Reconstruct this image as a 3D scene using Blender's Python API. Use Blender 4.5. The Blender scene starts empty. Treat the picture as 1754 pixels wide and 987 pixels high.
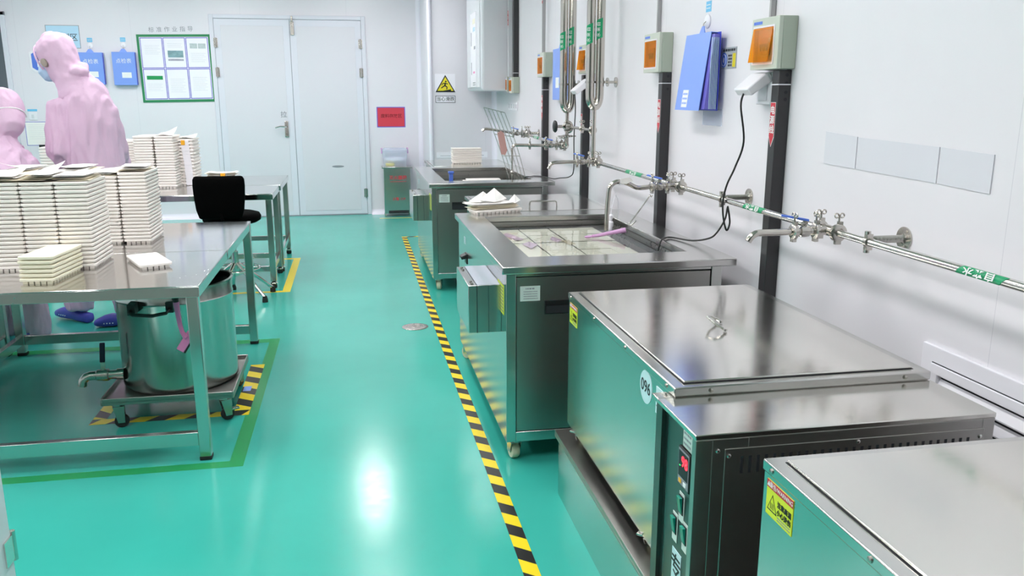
import bpy, bmesh, math, random
from mathutils import Vector, Matrix, noise

random.seed(7)
S = bpy.context.scene
COL = S.collection
V = Vector
PI = math.pi

# ------------------------------------------------------------------ camera, light, exposure
cam_d = bpy.data.cameras.new('camera')
cam_d.sensor_width = 36.0
cam_d.lens = 1429.4 / 1754 * 36.0
cam_d.clip_start = 0.02
cam = bpy.data.objects.new('camera', cam_d)
COL.objects.link(cam)
cam.location = (0, 0, 1.42)
cam.rotation_euler = (math.radians(90 - 13.018), 0, math.radians(-10.63))
S.camera = cam

W = bpy.data.worlds.new('world')
S.world = W
W.use_nodes = True
W.node_tree.nodes['Background'].inputs[0].default_value = (0.9, 0.95, 1, 1)
W.node_tree.nodes['Background'].inputs[1].default_value = 0.3
S.view_settings.view_transform = 'Standard'
S.view_settings.look = 'None'
S.view_settings.gamma = 1
S.view_settings.use_curve_mapping = False
S.view_settings.exposure = 0.0
LAMP = 28.0          # strength of the ceiling panels

WX = 1.55            # right wall
BY = 10.3            # back wall
CZ = 2.9             # ceiling
LX = -4.3
RY = -2.4

# ------------------------------------------------------------------ materials
def nodes_of(m):
    m.use_nodes = True
    nt = m.node_tree
    return nt, nt.nodes['Principled BSDF']

def mat(name, col, rough=0.5, metal=0.0, spec=0.5, coat=0.0, emit=None, estr=0.0, trans=0.0, alpha=1.0, bump=0.0, bscale=200.0, var=0.0, vscale=3.0, ior=1.45):
    m = bpy.data.materials.new(name)
    nt, p = nodes_of(m)
    p.inputs['Base Color'].default_value = (*col, 1)
    p.inputs['Roughness'].default_value = rough
    p.inputs['Metallic'].default_value = metal
    p.inputs['Specular IOR Level'].default_value = spec
    p.inputs['IOR'].default_value = ior
    p.inputs['Coat Weight'].default_value = coat
    p.inputs['Coat Roughness'].default_value = 0.05
    p.inputs['Transmission Weight'].default_value = trans
    p.inputs['Alpha'].default_value = alpha
    if emit:
        p.inputs['Emission Color'].default_value = (*emit, 1)
        p.inputs['Emission Strength'].default_value = estr
    tc = nt.nodes.new('ShaderNodeTexCoord')
    if var > 0:
        n = nt.nodes.new('ShaderNodeTexNoise'); n.inputs['Scale'].default_value = vscale; n.inputs['Detail'].default_value = 4
        nt.links.new(tc.outputs['Object'], n.inputs['Vector'])
        r = nt.nodes.new('ShaderNodeMapRange')
        r.inputs['To Min'].default_value = 1 - var; r.inputs['To Max'].default_value = 1 + var
        nt.links.new(n.outputs['Fac'], r.inputs['Value'])
        mx = nt.nodes.new('ShaderNodeVectorMath'); mx.operation = 'SCALE'
        mx.inputs[0].default_value = col
        nt.links.new(r.outputs['Result'], mx.inputs['Scale'])
        nt.links.new(mx.outputs['Vector'], p.inputs['Base Color'])
    if bump > 0:
        n = nt.nodes.new('ShaderNodeTexNoise'); n.inputs['Scale'].default_value = bscale; n.inputs['Detail'].default_value = 3
        nt.links.new(tc.outputs['Object'], n.inputs['Vector'])
        b = nt.nodes.new('ShaderNodeBump'); b.inputs['Strength'].default_value = bump; b.inputs['Distance'].default_value = 0.01
        nt.links.new(n.outputs['Fac'], b.inputs['Height'])
        nt.links.new(b.outputs['Normal'], p.inputs['Normal'])
    return m

def steel(name, col, rough, stretch=(2, 2, 60), amt=0.12, bump=0.003, wear=0.0):
    """brushed sheet steel: fine streaks in roughness and relief, broad soft smudges"""
    m = bpy.data.materials.new(name)
    nt, p = nodes_of(m)
    p.inputs['Base Color'].default_value = (*col, 1)
    p.inputs['Metallic'].default_value = 1
    tc = nt.nodes.new('ShaderNodeTexCoord')
    mp = nt.nodes.new('ShaderNodeMapping'); mp.inputs['Scale'].default_value = stretch
    nt.links.new(tc.outputs['Object'], mp.inputs['Vector'])
    n = nt.nodes.new('ShaderNodeTexNoise'); n.inputs['Scale'].default_value = 6; n.inputs['Detail'].default_value = 6
    nt.links.new(mp.outputs['Vector'], n.inputs['Vector'])
    n2 = nt.nodes.new('ShaderNodeTexNoise'); n2.inputs['Scale'].default_value = 3.5; n2.inputs['Detail'].default_value = 3
    nt.links.new(tc.outputs['Object'], n2.inputs['Vector'])
    add = nt.nodes.new('ShaderNodeMath'); add.operation = 'ADD'
    nt.links.new(n.outputs['Fac'], add.inputs[0]); nt.links.new(n2.outputs['Fac'], add.inputs[1])
    r = nt.nodes.new('ShaderNodeMapRange')
    r.inputs['From Min'].default_value = 0.6; r.inputs['From Max'].default_value = 1.4
    r.inputs['To Min'].default_value = max(0.03, rough - amt); r.inputs['To Max'].default_value = rough + amt
    nt.links.new(add.outputs[0], r.inputs['Value'])
    nt.links.new(r.outputs['Result'], p.inputs['Roughness'])
    return m

def wet_steel():
    """table sheet: clear reflections, scattered water drops"""
    m = steel('steel_table_wet', (0.60, 0.59, 0.58), 0.105, (3, 12, 3), 0.03)
    nt = m.node_tree; p = nt.nodes['Principled BSDF']
    tc = nt.nodes.new('ShaderNodeTexCoord')
    v = nt.nodes.new('ShaderNodeTexVoronoi'); v.inputs['Scale'].default_value = 55
    nt.links.new(tc.outputs['Object'], v.inputs['Vector'])
    n = nt.nodes.new('ShaderNodeTexNoise'); n.inputs['Scale'].default_value = 4
    nt.links.new(tc.outputs['Object'], n.inputs['Vector'])
    r = nt.nodes.new('ShaderNodeMapRange'); r.inputs['From Min'].default_value = 0.5; r.inputs['From Max'].default_value = 0.7; r.inputs['To Min'].default_value = 0.0; r.inputs['To Max'].default_value = 0.32
    nt.links.new(n.outputs['Fac'], r.inputs['Value'])
    s = nt.nodes.new('ShaderNodeMath'); s.operation = 'SUBTRACT'; s.use_clamp = True
    nt.links.new(r.outputs['Result'], s.inputs[0]); nt.links.new(v.outputs['Distance'], s.inputs[1])
    b = nt.nodes.new('ShaderNodeBump'); b.inputs['Strength'].default_value = 0.5; b.inputs['Distance'].default_value = 0.004
    nt.links.new(s.outputs[0], b.inputs['Height']); nt.links.new(b.outputs['Normal'], p.inputs['Normal'])
    return m

def wall_mat(name, col, axis, period=1.15, off=0.0, rough=0.35):
    """sandwich panel wall: white coat with a hairline joint every panel"""
    m = bpy.data.materials.new(name)
    nt, p = nodes_of(m)
    p.inputs['Roughness'].default_value = rough
    tc = nt.nodes.new('ShaderNodeTexCoord')
    sp = nt.nodes.new('ShaderNodeSeparateXYZ'); nt.links.new(tc.outputs['Object'], sp.inputs[0])
    a = nt.nodes.new('ShaderNodeMath'); a.operation = 'ADD'; a.inputs[1].default_value = off + 50 * period
    nt.links.new(sp.outputs[axis], a.inputs[0])
    d = nt.nodes.new('ShaderNodeMath'); d.operation = 'DIVIDE'; d.inputs[1].default_value = period
    nt.links.new(a.outputs[0], d.inputs[0])
    f = nt.nodes.new('ShaderNodeMath'); f.operation = 'FRACT'; nt.links.new(d.outputs[0], f.inputs[0])
    l = nt.nodes.new('ShaderNodeMath'); l.operation = 'LESS_THAN'; l.inputs[1].default_value = 0.0016
    nt.links.new(f.outputs[0], l.inputs[0])
    n = nt.nodes.new('ShaderNodeTexNoise'); n.inputs['Scale'].default_value = 2.0; n.inputs['Detail'].default_value = 5
    nt.links.new(tc.outputs['Object'], n.inputs['Vector'])
    r = nt.nodes.new('ShaderNodeMapRange'); r.inputs['To Min'].default_value = 0.97; r.inputs['To Max'].default_value = 1.03
    nt.links.new(n.outputs['Fac'], r.inputs['Value'])
    s = nt.nodes.new('ShaderNodeVectorMath'); s.operation = 'SCALE'; s.inputs[0].default_value = col
    nt.links.new(r.outputs['Result'], s.inputs['Scale'])
    mx = nt.nodes.new('ShaderNodeMix'); mx.data_type = 'RGBA'
    nt.links.new(l.outputs[0], mx.inputs[0]); nt.links.new(s.outputs[0], mx.inputs[6])
    mx.inputs[7].default_value = (col[0] * .82, col[1] * .82, col[2] * .84, 1)
    nt.links.new(mx.outputs[2], p.inputs['Base Color'])
    return m

def floor_mat():
    m = bpy.data.materials.new('teal_epoxy')
    nt, p = nodes_of(m)
    tc = nt.nodes.new('ShaderNodeTexCoord')
    n = nt.nodes.new('ShaderNodeTexNoise'); n.inputs['Scale'].default_value = 1.3; n.inputs['Detail'].default_value = 5
    nt.links.new(tc.outputs['Object'], n.inputs['Vector'])
    cr = nt.nodes.new('ShaderNodeValToRGB')
    cr.color_ramp.elements[0].position = 0.3; cr.color_ramp.elements[0].color = (0.040, 0.41, 0.335, 1)
    cr.color_ramp.elements[1].position = 0.75; cr.color_ramp.elements[1].color = (0.052, 0.47, 0.39, 1)
    nt.links.new(n.outputs['Fac'], cr.inputs[0]); nt.links.new(cr.outputs[0], p.inputs['Base Color'])
    n2 = nt.nodes.new('ShaderNodeTexNoise'); n2.inputs['Scale'].default_value = 30; n2.inputs['Detail'].default_value = 5
    nt.links.new(tc.outputs['Object'], n2.inputs['Vector'])
    r = nt.nodes.new('ShaderNodeMapRange'); r.inputs['To Min'].default_value = 0.13; r.inputs['To Max'].default_value = 0.25
    nt.links.new(n2.outputs['Fac'], r.inputs['Value']); nt.links.new(r.outputs['Result'], p.inputs['Roughness'])
    b = nt.nodes.new('ShaderNodeBump'); b.inputs['Strength'].default_value = 0.03; b.inputs['Distance'].default_value = 0.02
    n3 = nt.nodes.new('ShaderNodeTexNoise'); n3.inputs['Scale'].default_value = 7; n3.inputs['Detail'].default_value = 3
    nt.links.new(tc.outputs['Object'], n3.inputs['Vector'])
    nt.links.new(n3.outputs['Fac'], b.inputs['Height']); nt.links.new(b.outputs['Normal'], p.inputs['Normal'])
    p.inputs['Specular IOR Level'].default_value = 0.5
    return m

def water_mat():
    m = bpy.data.materials.new('clear_water')
    m.use_nodes = True
    nt = m.node_tree
    nt.nodes.clear()
    out = nt.nodes.new('ShaderNodeOutputMaterial')
    t = nt.nodes.new('ShaderNodeBsdfTransparent'); t.inputs[0].default_value = (0.97, 0.98, 0.97, 1)
    g = nt.nodes.new('ShaderNodeBsdfGlossy'); g.inputs['Roughness'].default_value = 0.02
    fr = nt.nodes.new('ShaderNodeFresnel'); fr.inputs[0].default_value = 1.33
    n = nt.nodes.new('ShaderNodeTexNoise'); n.inputs['Scale'].default_value = 14
    tc = nt.nodes.new('ShaderNodeTexCoord'); nt.links.new(tc.outputs['Object'], n.inputs['Vector'])
    b = nt.nodes.new('ShaderNodeBump'); b.inputs['Strength'].default_value = 0.05; b.inputs['Distance'].default_value = 0.01
    nt.links.new(n.outputs['Fac'], b.inputs['Height'])
    nt.links.new(b.outputs['Normal'], g.inputs['Normal']); nt.links.new(b.outputs['Normal'], fr.inputs['Normal'])
    mx = nt.nodes.new('ShaderNodeMixShader')
    nt.links.new(fr.outputs[0], mx.inputs[0]); nt.links.new(t.outputs[0], mx.inputs[1]); nt.links.new(g.outputs[0], mx.inputs[2])
    nt.links.new(mx.outputs[0], out.inputs[0])
    return m

def clear_plastic(name, col, fac):
    m = bpy.data.materials.new(name)
    m.use_nodes = True
    nt = m.node_tree
    p = nt.nodes['Principled BSDF']
    p.inputs['Base Color'].default_value = (*col, 1); p.inputs['Roughness'].default_value = 0.15
    t = nt.nodes.new('ShaderNodeBsdfTransparent'); t.inputs[0].default_value = (*[min(1, c * 1.05) for c in col], 1)
    mx = nt.nodes.new('ShaderNodeMixShader'); mx.inputs[0].default_value = fac
    nt.links.new(t.outputs[0], mx.inputs[1]); nt.links.new(p.outputs[0], mx.inputs[2])
    nt.links.new(mx.outputs[0], nt.nodes['Material Output'].inputs[0])
    return m

WALLC = (0.80, 0.755, 0.805)
M = dict(
    wall_b=wall_mat('white_panel_back', (0.79, 0.755, 0.81), 0, 1.18, 0.02),
    wall_r=wall_mat('white_panel_right', (0.780, 0.758, 0.795), 1, 1.18, 0.61),
    ceil=mat('ceiling_white', (0.62, 0.60, 0.55), 0.5),
    floor=floor_mat(),
    cove=mat('white_cove', (0.85, 0.81, 0.90), 0.3),
    door=mat('door_pale_grey', (0.73, 0.705, 0.765), 0.35),
    doorframe=mat('door_aluminium_white', (0.74, 0.73, 0.81), 0.3),
    dark=mat('gap_dark', (0.02, 0.02, 0.025), 0.6),
    glassdark=mat('window_dark_glass', (0.10, 0.12, 0.14), 0.06, spec=0.6),
    steel=steel('steel_sheet', (0.62, 0.61, 0.59), 0.20, (1, 1, 3), 0.02),
    steel_v=steel('steel_upright', (0.58, 0.58, 0.56), 0.20, (6, 6, 1), 0.02),
    steel_d=steel('steel_dark_sheet', (0.42, 0.41, 0.39), 0.32, (1, 1, 3), 0.02),
    steel_t=steel('steel_table', (0.72, 0.70, 0.66), 0.15, (3, 12, 3), 0.03),
    steel_drum=steel('steel_drum', (0.50, 0.51, 0.49), 0.20, (60, 60, 2), 0.06, 0.004),
    steel_basin=steel('steel_basin', (0.52, 0.51, 0.48), 0.30, (20, 20, 20), 0.08),
    chrome=mat('polished_pipe', (0.72, 0.70, 0.67), 0.15, 1.0),
    pipe=steel('tube_satin', (0.62, 0.58, 0.53), 0.17, (60, 60, 3), 0.05, 0.003),
    cast=mat('cast_fitting', (0.55, 0.52, 0.48), 0.24, 1.0, bump=0.05, bscale=120),
    black=mat('black_plastic', (0.012, 0.012, 0.013), 0.4),
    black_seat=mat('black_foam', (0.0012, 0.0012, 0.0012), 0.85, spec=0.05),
    rubber=mat('rubber_black', (0.015, 0.015, 0.015), 0.6),
    post=mat('charcoal_square_tube', (0.035, 0.033, 0.036), 0.32),
    wheel=mat('cream_nylon', (0.62, 0.58, 0.42), 0.4),
    tray=mat('tray_white', (0.90, 0.845, 0.80), 0.45),
    tray_y=mat('tray_cream', (0.88, 0.83, 0.66), 0.45),
    plate=mat('plate_pale', (0.97, 0.95, 0.83), 0.4, var=0.03, vscale=12),
    paper=mat('paper_white', (0.93, 0.90, 0.87), 0.7),
    paper_y=mat('paper_cream', (0.90, 0.82, 0.66), 0.7),
    white=mat('white_plastic', (0.86, 0.84, 0.89), 0.35),
    ac=mat('appliance_white', (0.74, 0.75, 0.79), 0.25),
    sage=mat('sage_enamel', (0.42, 0.47, 0.39), 0.35),
    sage_l=mat('sage_cover', (0.56, 0.60, 0.52), 0.35),
    orange=clear_plastic('amber_window', (0.96, 0.52, 0.03), 0.22),
    orange_tag=mat('orange_clip', (0.90, 0.42, 0.02), 0.4),
    blue=mat('blue_plastic', (0.10, 0.20, 0.70), 0.35),
    blue_l=mat('folder_pale_blue', (0.22, 0.36, 0.86), 0.35),
    blue_d=mat('folder_deep_blue', (0.05, 0.07, 0.55), 0.35),
    blue_sign=mat('sign_sky_blue', (0.50, 0.72, 0.90), 0.25),
    blue_tag=mat('tag_cyan', (0.15, 0.52, 0.80), 0.4),
    clog=mat('clog_blue', (0.065, 0.070, 0.42), 0.45),
    violet=mat('sleeve_edge_violet', (0.16, 0.14, 0.58), 0.3),
    green=mat('tape_green', (0.012, 0.30, 0.09), 0.35),
    green_f=mat('frame_green', (0.03, 0.24, 0.10), 0.35),
    green_l=mat('pipe_label_green', (0.01, 0.33, 0.14), 0.35),
    yellow=mat('tape_yellow', (0.86, 0.66, 0.01), 0.35),
    yellow_t=mat('tape_lemon', (0.66, 0.70, 0.05), 0.35),
    tblack=mat('tape_black', (0.012, 0.012, 0.012), 0.35),
    warn=mat('warning_yellow', (0.72, 0.80, 0.03), 0.35),
    sign_y=mat('sign_yellow', (0.80, 0.66, 0.03), 0.35),
    red=mat('label_red', (0.60, 0.03, 0.05), 0.35),
    red_sign=mat('sign_red', (0.70, 0.06, 0.09), 0.3),
    red_dk=mat('print_dark_red', (0.30, 0.02, 0.03), 0.4),
    ink=mat('ink_black', (0.015, 0.015, 0.02), 0.5),
    ink_g=mat('ink_grey', (0.30, 0.30, 0.34), 0.5),
    ink_w=mat('ink_white', (0.85, 0.85, 0.85), 0.5),
    label=mat('label_white', (0.70, 0.76, 0.72), 0.4),
    label_b=mat('label_pale_cyan', (0.60, 0.80, 0.84), 0.4),
    pink=mat('gown_pink', (0.68, 0.475, 0.63), 0.75, bump=0.12, bscale=60, var=0.05, vscale=5),
    pink_d=mat('gown_seam_pink', (0.62, 0.30, 0.45), 0.75),
    skin=mat('skin', (0.62, 0.40, 0.29), 0.55),
    hair=mat('hair_black', (0.01, 0.01, 0.01), 0.6),
    mask=mat('mask_pale_blue', (0.42, 0.58, 0.76), 0.7),
    pinkp=mat('pink_plastic', (0.78, 0.22, 0.46), 0.4),
    lilac=mat('lilac_plastic', (0.62, 0.34, 0.60), 0.4),
    navy=mat('navy_grip', (0.012, 0.012, 0.045), 0.5),
    tub=clear_plastic('tub_clear', (0.88, 0.90, 0.95), 0.28),
    film=clear_plastic('film_clear', (0.88, 0.90, 0.95), 0.35),
    water=water_mat(),
    steel_w=wet_steel(),
    panel_dark=mat('panel_dark_metal', (0.15, 0.16, 0.155), 0.34, 1.0),
    ink_f=mat('ink_faint', (0.58, 0.58, 0.64), 0.5),
    conduit=mat('conduit_grey', (0.40, 0.39, 0.40), 0.4),
    earpatch=mat('mesh_patch_taupe', (0.34, 0.29, 0.25), 0.7),
    cabinet_grey=mat('cabinet_unseen_grey', (0.30, 0.31, 0.29), 0.4),
    backwall=mat('unseen_wall_dark', (0.15, 0.15, 0.145), 0.5),
    signwhite=mat('sign_white', (0.91, 0.88, 0.95), 0.35),
    amberstrip=mat('pale_tape_strip', (0.80, 0.78, 0.82), 0.5),
    cord=mat('cord_black', (0.012, 0.012, 0.012), 0.45),
    drain=steel('drain_steel', (0.55, 0.52, 0.50), 0.3, (20, 20, 20)),
    led_r=mat('digit_red', (0.2, 0, 0), 0.4, emit=(1, 0.02, 0.04), estr=4.0),
    led_g=mat('led_green', (0, 0.2, 0), 0.4, emit=(0.05, 1, 0.2), estr=3.0),
    sw_green=mat('rocker_green', (0.01, 0.28, 0.20), 0.2),
    lamp=mat('light_diffuser', (1, 1, 1), 0.5, emit=(1.0, 0.985, 1.0), estr=LAMP),
    purple_ink=mat('purple_stain', (0.74, 0.56, 0.72), 0.6),
    brown=mat('brown_stain', (0.60, 0.52, 0.34), 0.6),
)

# ------------------------------------------------------------------ mesh helpers
WL = {}

def basis(z):
    z = V(z).normalized()
    x = z.orthogonal().normalized()
    return x, z.cross(x), z

class B:
    """collects shapes, in place coordinates, into one mesh"""
    def __init__(s):
        s.bm = bmesh.new(); s.mi = 0
    def face(s, vs):
        try:
            f = s.bm.faces.new(vs); f.material_index = s.mi; return f
        except ValueError:
            return None
    def box(s, x0, x1, y0, y1, z0, z1):
        return s.hexa([(x0, y0, z0), (x1, y0, z0), (x1, y1, z0), (x0, y1, z0), (x0, y0, z1), (x1, y0, z1), (x1, y1, z1), (x0, y1, z1)])
    def hexa(s, p):
        v = [s.bm.verts.new(q) for q in p]
        for i in ((3, 2, 1, 0), (4, 5, 6, 7), (0, 1, 5, 4), (1, 2, 6, 5), (2, 3, 7, 6), (3, 0, 4, 7)):
            s.face([v[k] for k in i])
        return s
    def obox(s, c, ax, ay, az):
        c, ax, ay, az = V(c), V(ax), V(ay), V(az)
        return s.hexa([c + i * ax + j * ay + k * az for k in (-1, 1) for (i, j) in ((-1, -1), (1, -1), (1, 1), (-1, 1))])
    def rings(s, rs, cap0=True, cap1=True, closed=False):
        R = [[s.bm.verts.new(p) for p in r] for r in rs]
        n = len(R[0])
        for a in range(len(R) - (0 if closed else 1)):
            A, C = R[a], R[(a + 1) % len(R)]
            for i in range(n):
                s.face([A[i], A[(i + 1) % n], C[(i + 1) % n], C[i]])
        if not closed:
            if cap0: s.face(list(reversed(R[0])))
            if cap1: s.face(R[-1])
        return s
    def lathe(s, c, ax, prof, n=24, cap0=True, cap1=True):
        """prof: (radius, height along ax)"""
        x, y, z = basis(ax); c = V(c)
        return s.rings([[c + z * h + (x * math.cos(2 * PI * i / n) + y * math.sin(2 * PI * i / n)) * max(r, 1e-5) for i in range(n)] for r, h in prof], cap0, cap1)
    def cyl(s, p, q, r, r2=None, n=16):
        p, q = V(p), V(q)
        return s.lathe(p, q - p, [(r, 0), (r if r2 is None else r2, (q - p).length)], n)
    def tube(s, pts, r, n=10, closed=False):
        pts = [V(p) for p in pts]
        m = len(pts); T = []
        for i in range(m):
            if closed:
                t = pts[(i + 1) % m] - pts[i - 1]
            else:
                t = pts[min(i + 1, m - 1)] - pts[max(i - 1, 0)]
            T.append(t.normalized())
        x = T[0].orthogonal().normalized(); rs = []
        for i in range(m):
            x = (x - T[i] * x.dot(T[i])).normalized()
            y = T[i].cross(x)
            rr = r[i] if isinstance(r, (list, tuple)) else r
            rs.append([pts[i] + (x * math.cos(2 * PI * k / n) + y * math.sin(2 * PI * k / n)) * rr for k in range(n)])
        return s.rings(rs, closed=closed)
    def torus(s, c, ax, R, r, n=28, k=8):
        x, y, z = basis(ax); c = V(c)
        return s.tube([c + (x * math.cos(2 * PI * i / n) + y * math.sin(2 * PI * i / n)) * R for i in range(n)], r, k, closed=True)
    def prism(s, pts, d):
        """polygon pts (3D) pushed along d"""
        d = V(d)
        return s.rings([[V(p) for p in pts], [V(p) + d for p in pts]])
    def sphere(s, c, r, n=14, sc=(1, 1, 1)):
        c = V(c)
        rs = []
        for j in range(1, n // 2):
            t = PI * j / (n // 2)
            rs.append([c + V((math.sin(t) * math.cos(2 * PI * i / n) * r * sc[0], math.sin(t) * math.sin(2 * PI * i / n) * r * sc[1], math.cos(t) * r * sc[2])) for i in range(n)])
        return s.rings(list(reversed(rs)))
    def obj(s, name, mats, parent=None, bevel=0.0, smooth=35, org=None, seg=2):
        bm = s.bm
        bmesh.ops.recalc_face_normals(bm, faces=bm.faces)
        if parent is not None:
            o0 = WL[parent.name]
        elif org is not None:
            o0 = V(org)
        else:
            xs = [v.co.x for v in bm.verts]; ys = [v.co.y for v in bm.verts]; zs = [v.co.z for v in bm.verts]
            o0 = V(((min(xs) + max(xs)) / 2, (min(ys) + max(ys)) / 2, min(zs)))
        bmesh.ops.translate(bm, verts=bm.verts, vec=-o0)
        me = bpy.data.meshes.new(name)
        bm.to_mesh(me); bm.free()
        if not isinstance(mats, (list, tuple)): mats = [mats]
        for m in mats: me.materials.append(M[m] if isinstance(m, str) else m)
        for p in me.polygons: p.use_smooth = True
        me.set_sharp_from_angle(angle=math.radians(smooth))
        if len(me.polygons) == 1 and me.polygons[0].normal.z < 0: me.flip_normals()
        o = bpy.data.objects.new(name, me)
        COL.objects.link(o)
        if parent is not None: o.parent = parent
        else: o.location = o0
        WL[o.name] = o0
        if bevel > 0:
            b = o.modifiers.new('edge', 'BEVEL'); b.width = bevel; b.segments = seg; b.limit_method = 'ANGLE'; b.angle_limit = math.radians(40)
        return o

def tag(o, label, cat, group=None, kind=None):
    o['label'] = label; o['category'] = cat
    if group: o['group'] = group
    if kind: o['kind'] = kind
    return o

def struct(o):
    o['kind'] = 'structure'; return o

def thing(name, label, cat, loc, group=None):
    o = bpy.data.objects.new(name, None)
    o.empty_display_size = 0.05
    COL.objects.link(o); o.location = loc
    WL[o.name] = V(loc)
    return tag(o, label, cat, group)

def text(s, size, m, c, right, up, parent, name='lettering', push=0.0006, sx=1.0, bold=0.0):
    """flat lettering centred on c"""
    cu = bpy.data.curves.new('lettering', 'FONT')
    cu.body = s; cu.size = size; cu.align_x = 'CENTER'; cu.align_y = 'CENTER'; cu.extrude = 0.0002; cu.offset = bold
    cu.resolution_u = 3
    t = bpy.data.objects.new('lettering_source', cu)
    COL.objects.link(t)
    bpy.context.view_layer.update()
    me = bpy.data.meshes.new_from_object(t.evaluated_get(bpy.context.evaluated_depsgraph_get()))
    bpy.data.objects.remove(t)
    r, u = V(right).normalized(), V(up).normalized()
    nrm = r.cross(u)
    mw = Matrix((r * sx, u, nrm)).transposed().to_4x4()
    mw.translation = V(c) + nrm * push - WL[parent.name]
    me.transform(mw)
    me.materials.clear(); me.materials.append(M[m])
    for p in me.polygons: p.material_index = 0
    o = bpy.data.objects.new(name, me)
    COL.objects.link(o); o.parent = parent; WL[o.name] = WL[parent.name]
    return o

F_R, F_U = V((1, 0, 0)), V((0, 0, 1))            # on faces turned to the camera side
R_R, R_U = V((0, -1, 0)), V((0, 0, 1))           # on faces turned to the aisle from the right

def card(b, c, right, up, w, h, t=0.0012):
    r, u = V(right).normalized(), V(up).normalized(); n = r.cross(u)
    return b.obox(V(c) + n * t / 2, r * w / 2, u * h / 2, n * t / 2)

def lines(name, parent, c, right, up, w, rows, pitch, h, m, push, widths=None):
    """rows of illegible small print as fine bars"""
    b = B(); r, u = V(right).normalized(), V(up).normalized(); n = r.cross(u)
    rnd = random.Random(int(abs(c[0] * 913 + c[2] * 517 + w * 7919) * 100))
    for k in range(rows):
        x = -w / 2; y = ((rows - 1) / 2 - k) * pitch
        end = w / 2 * (1 if widths is None else widths[k % len(widths)])
        while x < end - 0.002:
            l = rnd.uniform(0.25, 0.8) * h * 2.4
            l = min(l, end - x)
            b.obox(V(c) + r * (x + l / 2) + u * y + n * push, r * l / 2, u * h / 2, n * 0.0002)
            x += l + h * 0.5
    return b.obj(name, m, parent)

def clone(o, loc=None, rot=None, label=None, group=None):
    r = o.copy(); COL.objects.link(r)
    if loc is not None: r.location = loc
    if rot is not None: r.rotation_euler = rot
    if label: r['label'] = label
    if group: r['group'] = group
    for ch in o.children:
        c = ch.copy(); COL.objects.link(c); c.parent = r
        for g in ch.children:
            d = g.copy(); COL.objects.link(d); d.parent = c
    return r

ORD = ['bottom', 'second', 'third', 'fourth', 'fifth', 'sixth', 'seventh', 'eighth', 'ninth', 'tenth', 'eleventh', 'twelfth', 'thirteenth', 'fourteenth', 'fifteenth', 'sixteenth', 'seventeenth', 'eighteenth', 'nineteenth', 'twentieth', 'twenty-first', 'twenty-second', 'twenty-third', 'twenty-fourth']

# ------------------------------------------------------------------ the room
b = B(); b.box(LX, WX, RY, BY, -0.1, 0); struct(b.obj('floor', 'floor', org=(0, 0, 0)))
b = B(); b.box(LX, WX, RY, BY, CZ, CZ + 0.1); struct(b.obj('ceiling', 'ceil', org=(0, 0, CZ)))
b = B(); b.box(WX, WX + 0.1, RY, BY, 0, CZ); struct(b.obj('wall_right', 'wall_r', org=(WX, 0, 0)))
b = B(); b.box(LX, WX, BY, BY + 0.1, 0, CZ); struct(b.obj('wall_back', 'wall_b', org=(0, BY, 0)))
b = B(); b.box(LX - 0.1, LX, RY, BY, 0, CZ); struct(b.obj('wall_left', 'wall_r', org=(LX, 0, 0)))
b = B(); b.box(LX, WX, RY - 0.1, RY, 0, CZ); struct(b.obj('wall_front', 'backwall', org=(0, RY, 0)))  # unseen wall behind the camera, made dark for the steel reflections
# boxed pier in the far right corner
b = B(); b.box(0.83, WX, 9.2, BY, 0, CZ); struct(b.obj('wall_pier', 'wall_b', org=(0.27, 9.2, 0), bevel=0.012, seg=3))

def cove(n, p, q, d1, d2, r):
    """quarter-round corner strip from p to q, flaring along d1 and d2"""
    p, q, d1, d2 = V(p), V(q), V(d1), V(d2)
    prof = [V((0, 0, 0))] + [d1 * r * (1 - math.sin(t)) + d2 * r * (1 - math.cos(t)) for t in [PI / 2 * i / 6 for i in range(7)]]
    b = B(); b.rings([[p + v for v in prof], [q + v for v in prof]])
    return struct(b.obj(n, 'cove', smooth=60))

cove('trim_1', (0.83, BY, 0), (0.83, BY, CZ), (-1, 0, 0), (0, -1, 0), 0.05)
cove('trim_2', (WX, 9.2, 0), (WX, 9.2, CZ), (-1, 0, 0), (0, -1, 0), 0.05)
cove('trim_3', (-1.55, BY, 0), (LX, BY, 0), (0, -1, 0), (0, 0, 1), 0.06)
cove('trim_4', (0.19, BY, 0), (0.83, BY, 0), (0, -1, 0), (0, 0, 1), 0.06)
cove('trim_5', (WX, RY, 0), (WX, 9.2, 0), (-1, 0, 0), (0, 0, 1), 0.05)
b = B(); b.cyl((0.835, 9.195, 0), (0.835, 9.195, CZ), 0.022, n=14); struct(b.obj('trim_6', 'cove'))

# dark window by the left edge
wd = bpy.data.objects.new('window_1', None); COL.objects.link(wd); wd.location = (-3.72, BY, 0.9); WL[wd.name] = V(wd.location); struct(wd)
b = B()
b.box(-3.695, -3.645, BY - 0.03, BY, 0.86, 2.30); b.box(-4.25, -3.645, BY - 0.03, BY, 2.26, 2.30); b.box(-4.25, -3.645, BY - 0.03, BY, 0.86, 0.90)
b.obj('window_frame', 'doorframe', wd, bevel=0.004)
b = B(); b.box(-4.25, -3.69, BY - 0.018, BY - 0.004, 0.9, 2.26); b.obj('pane', 'glassdark', wd)

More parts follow.
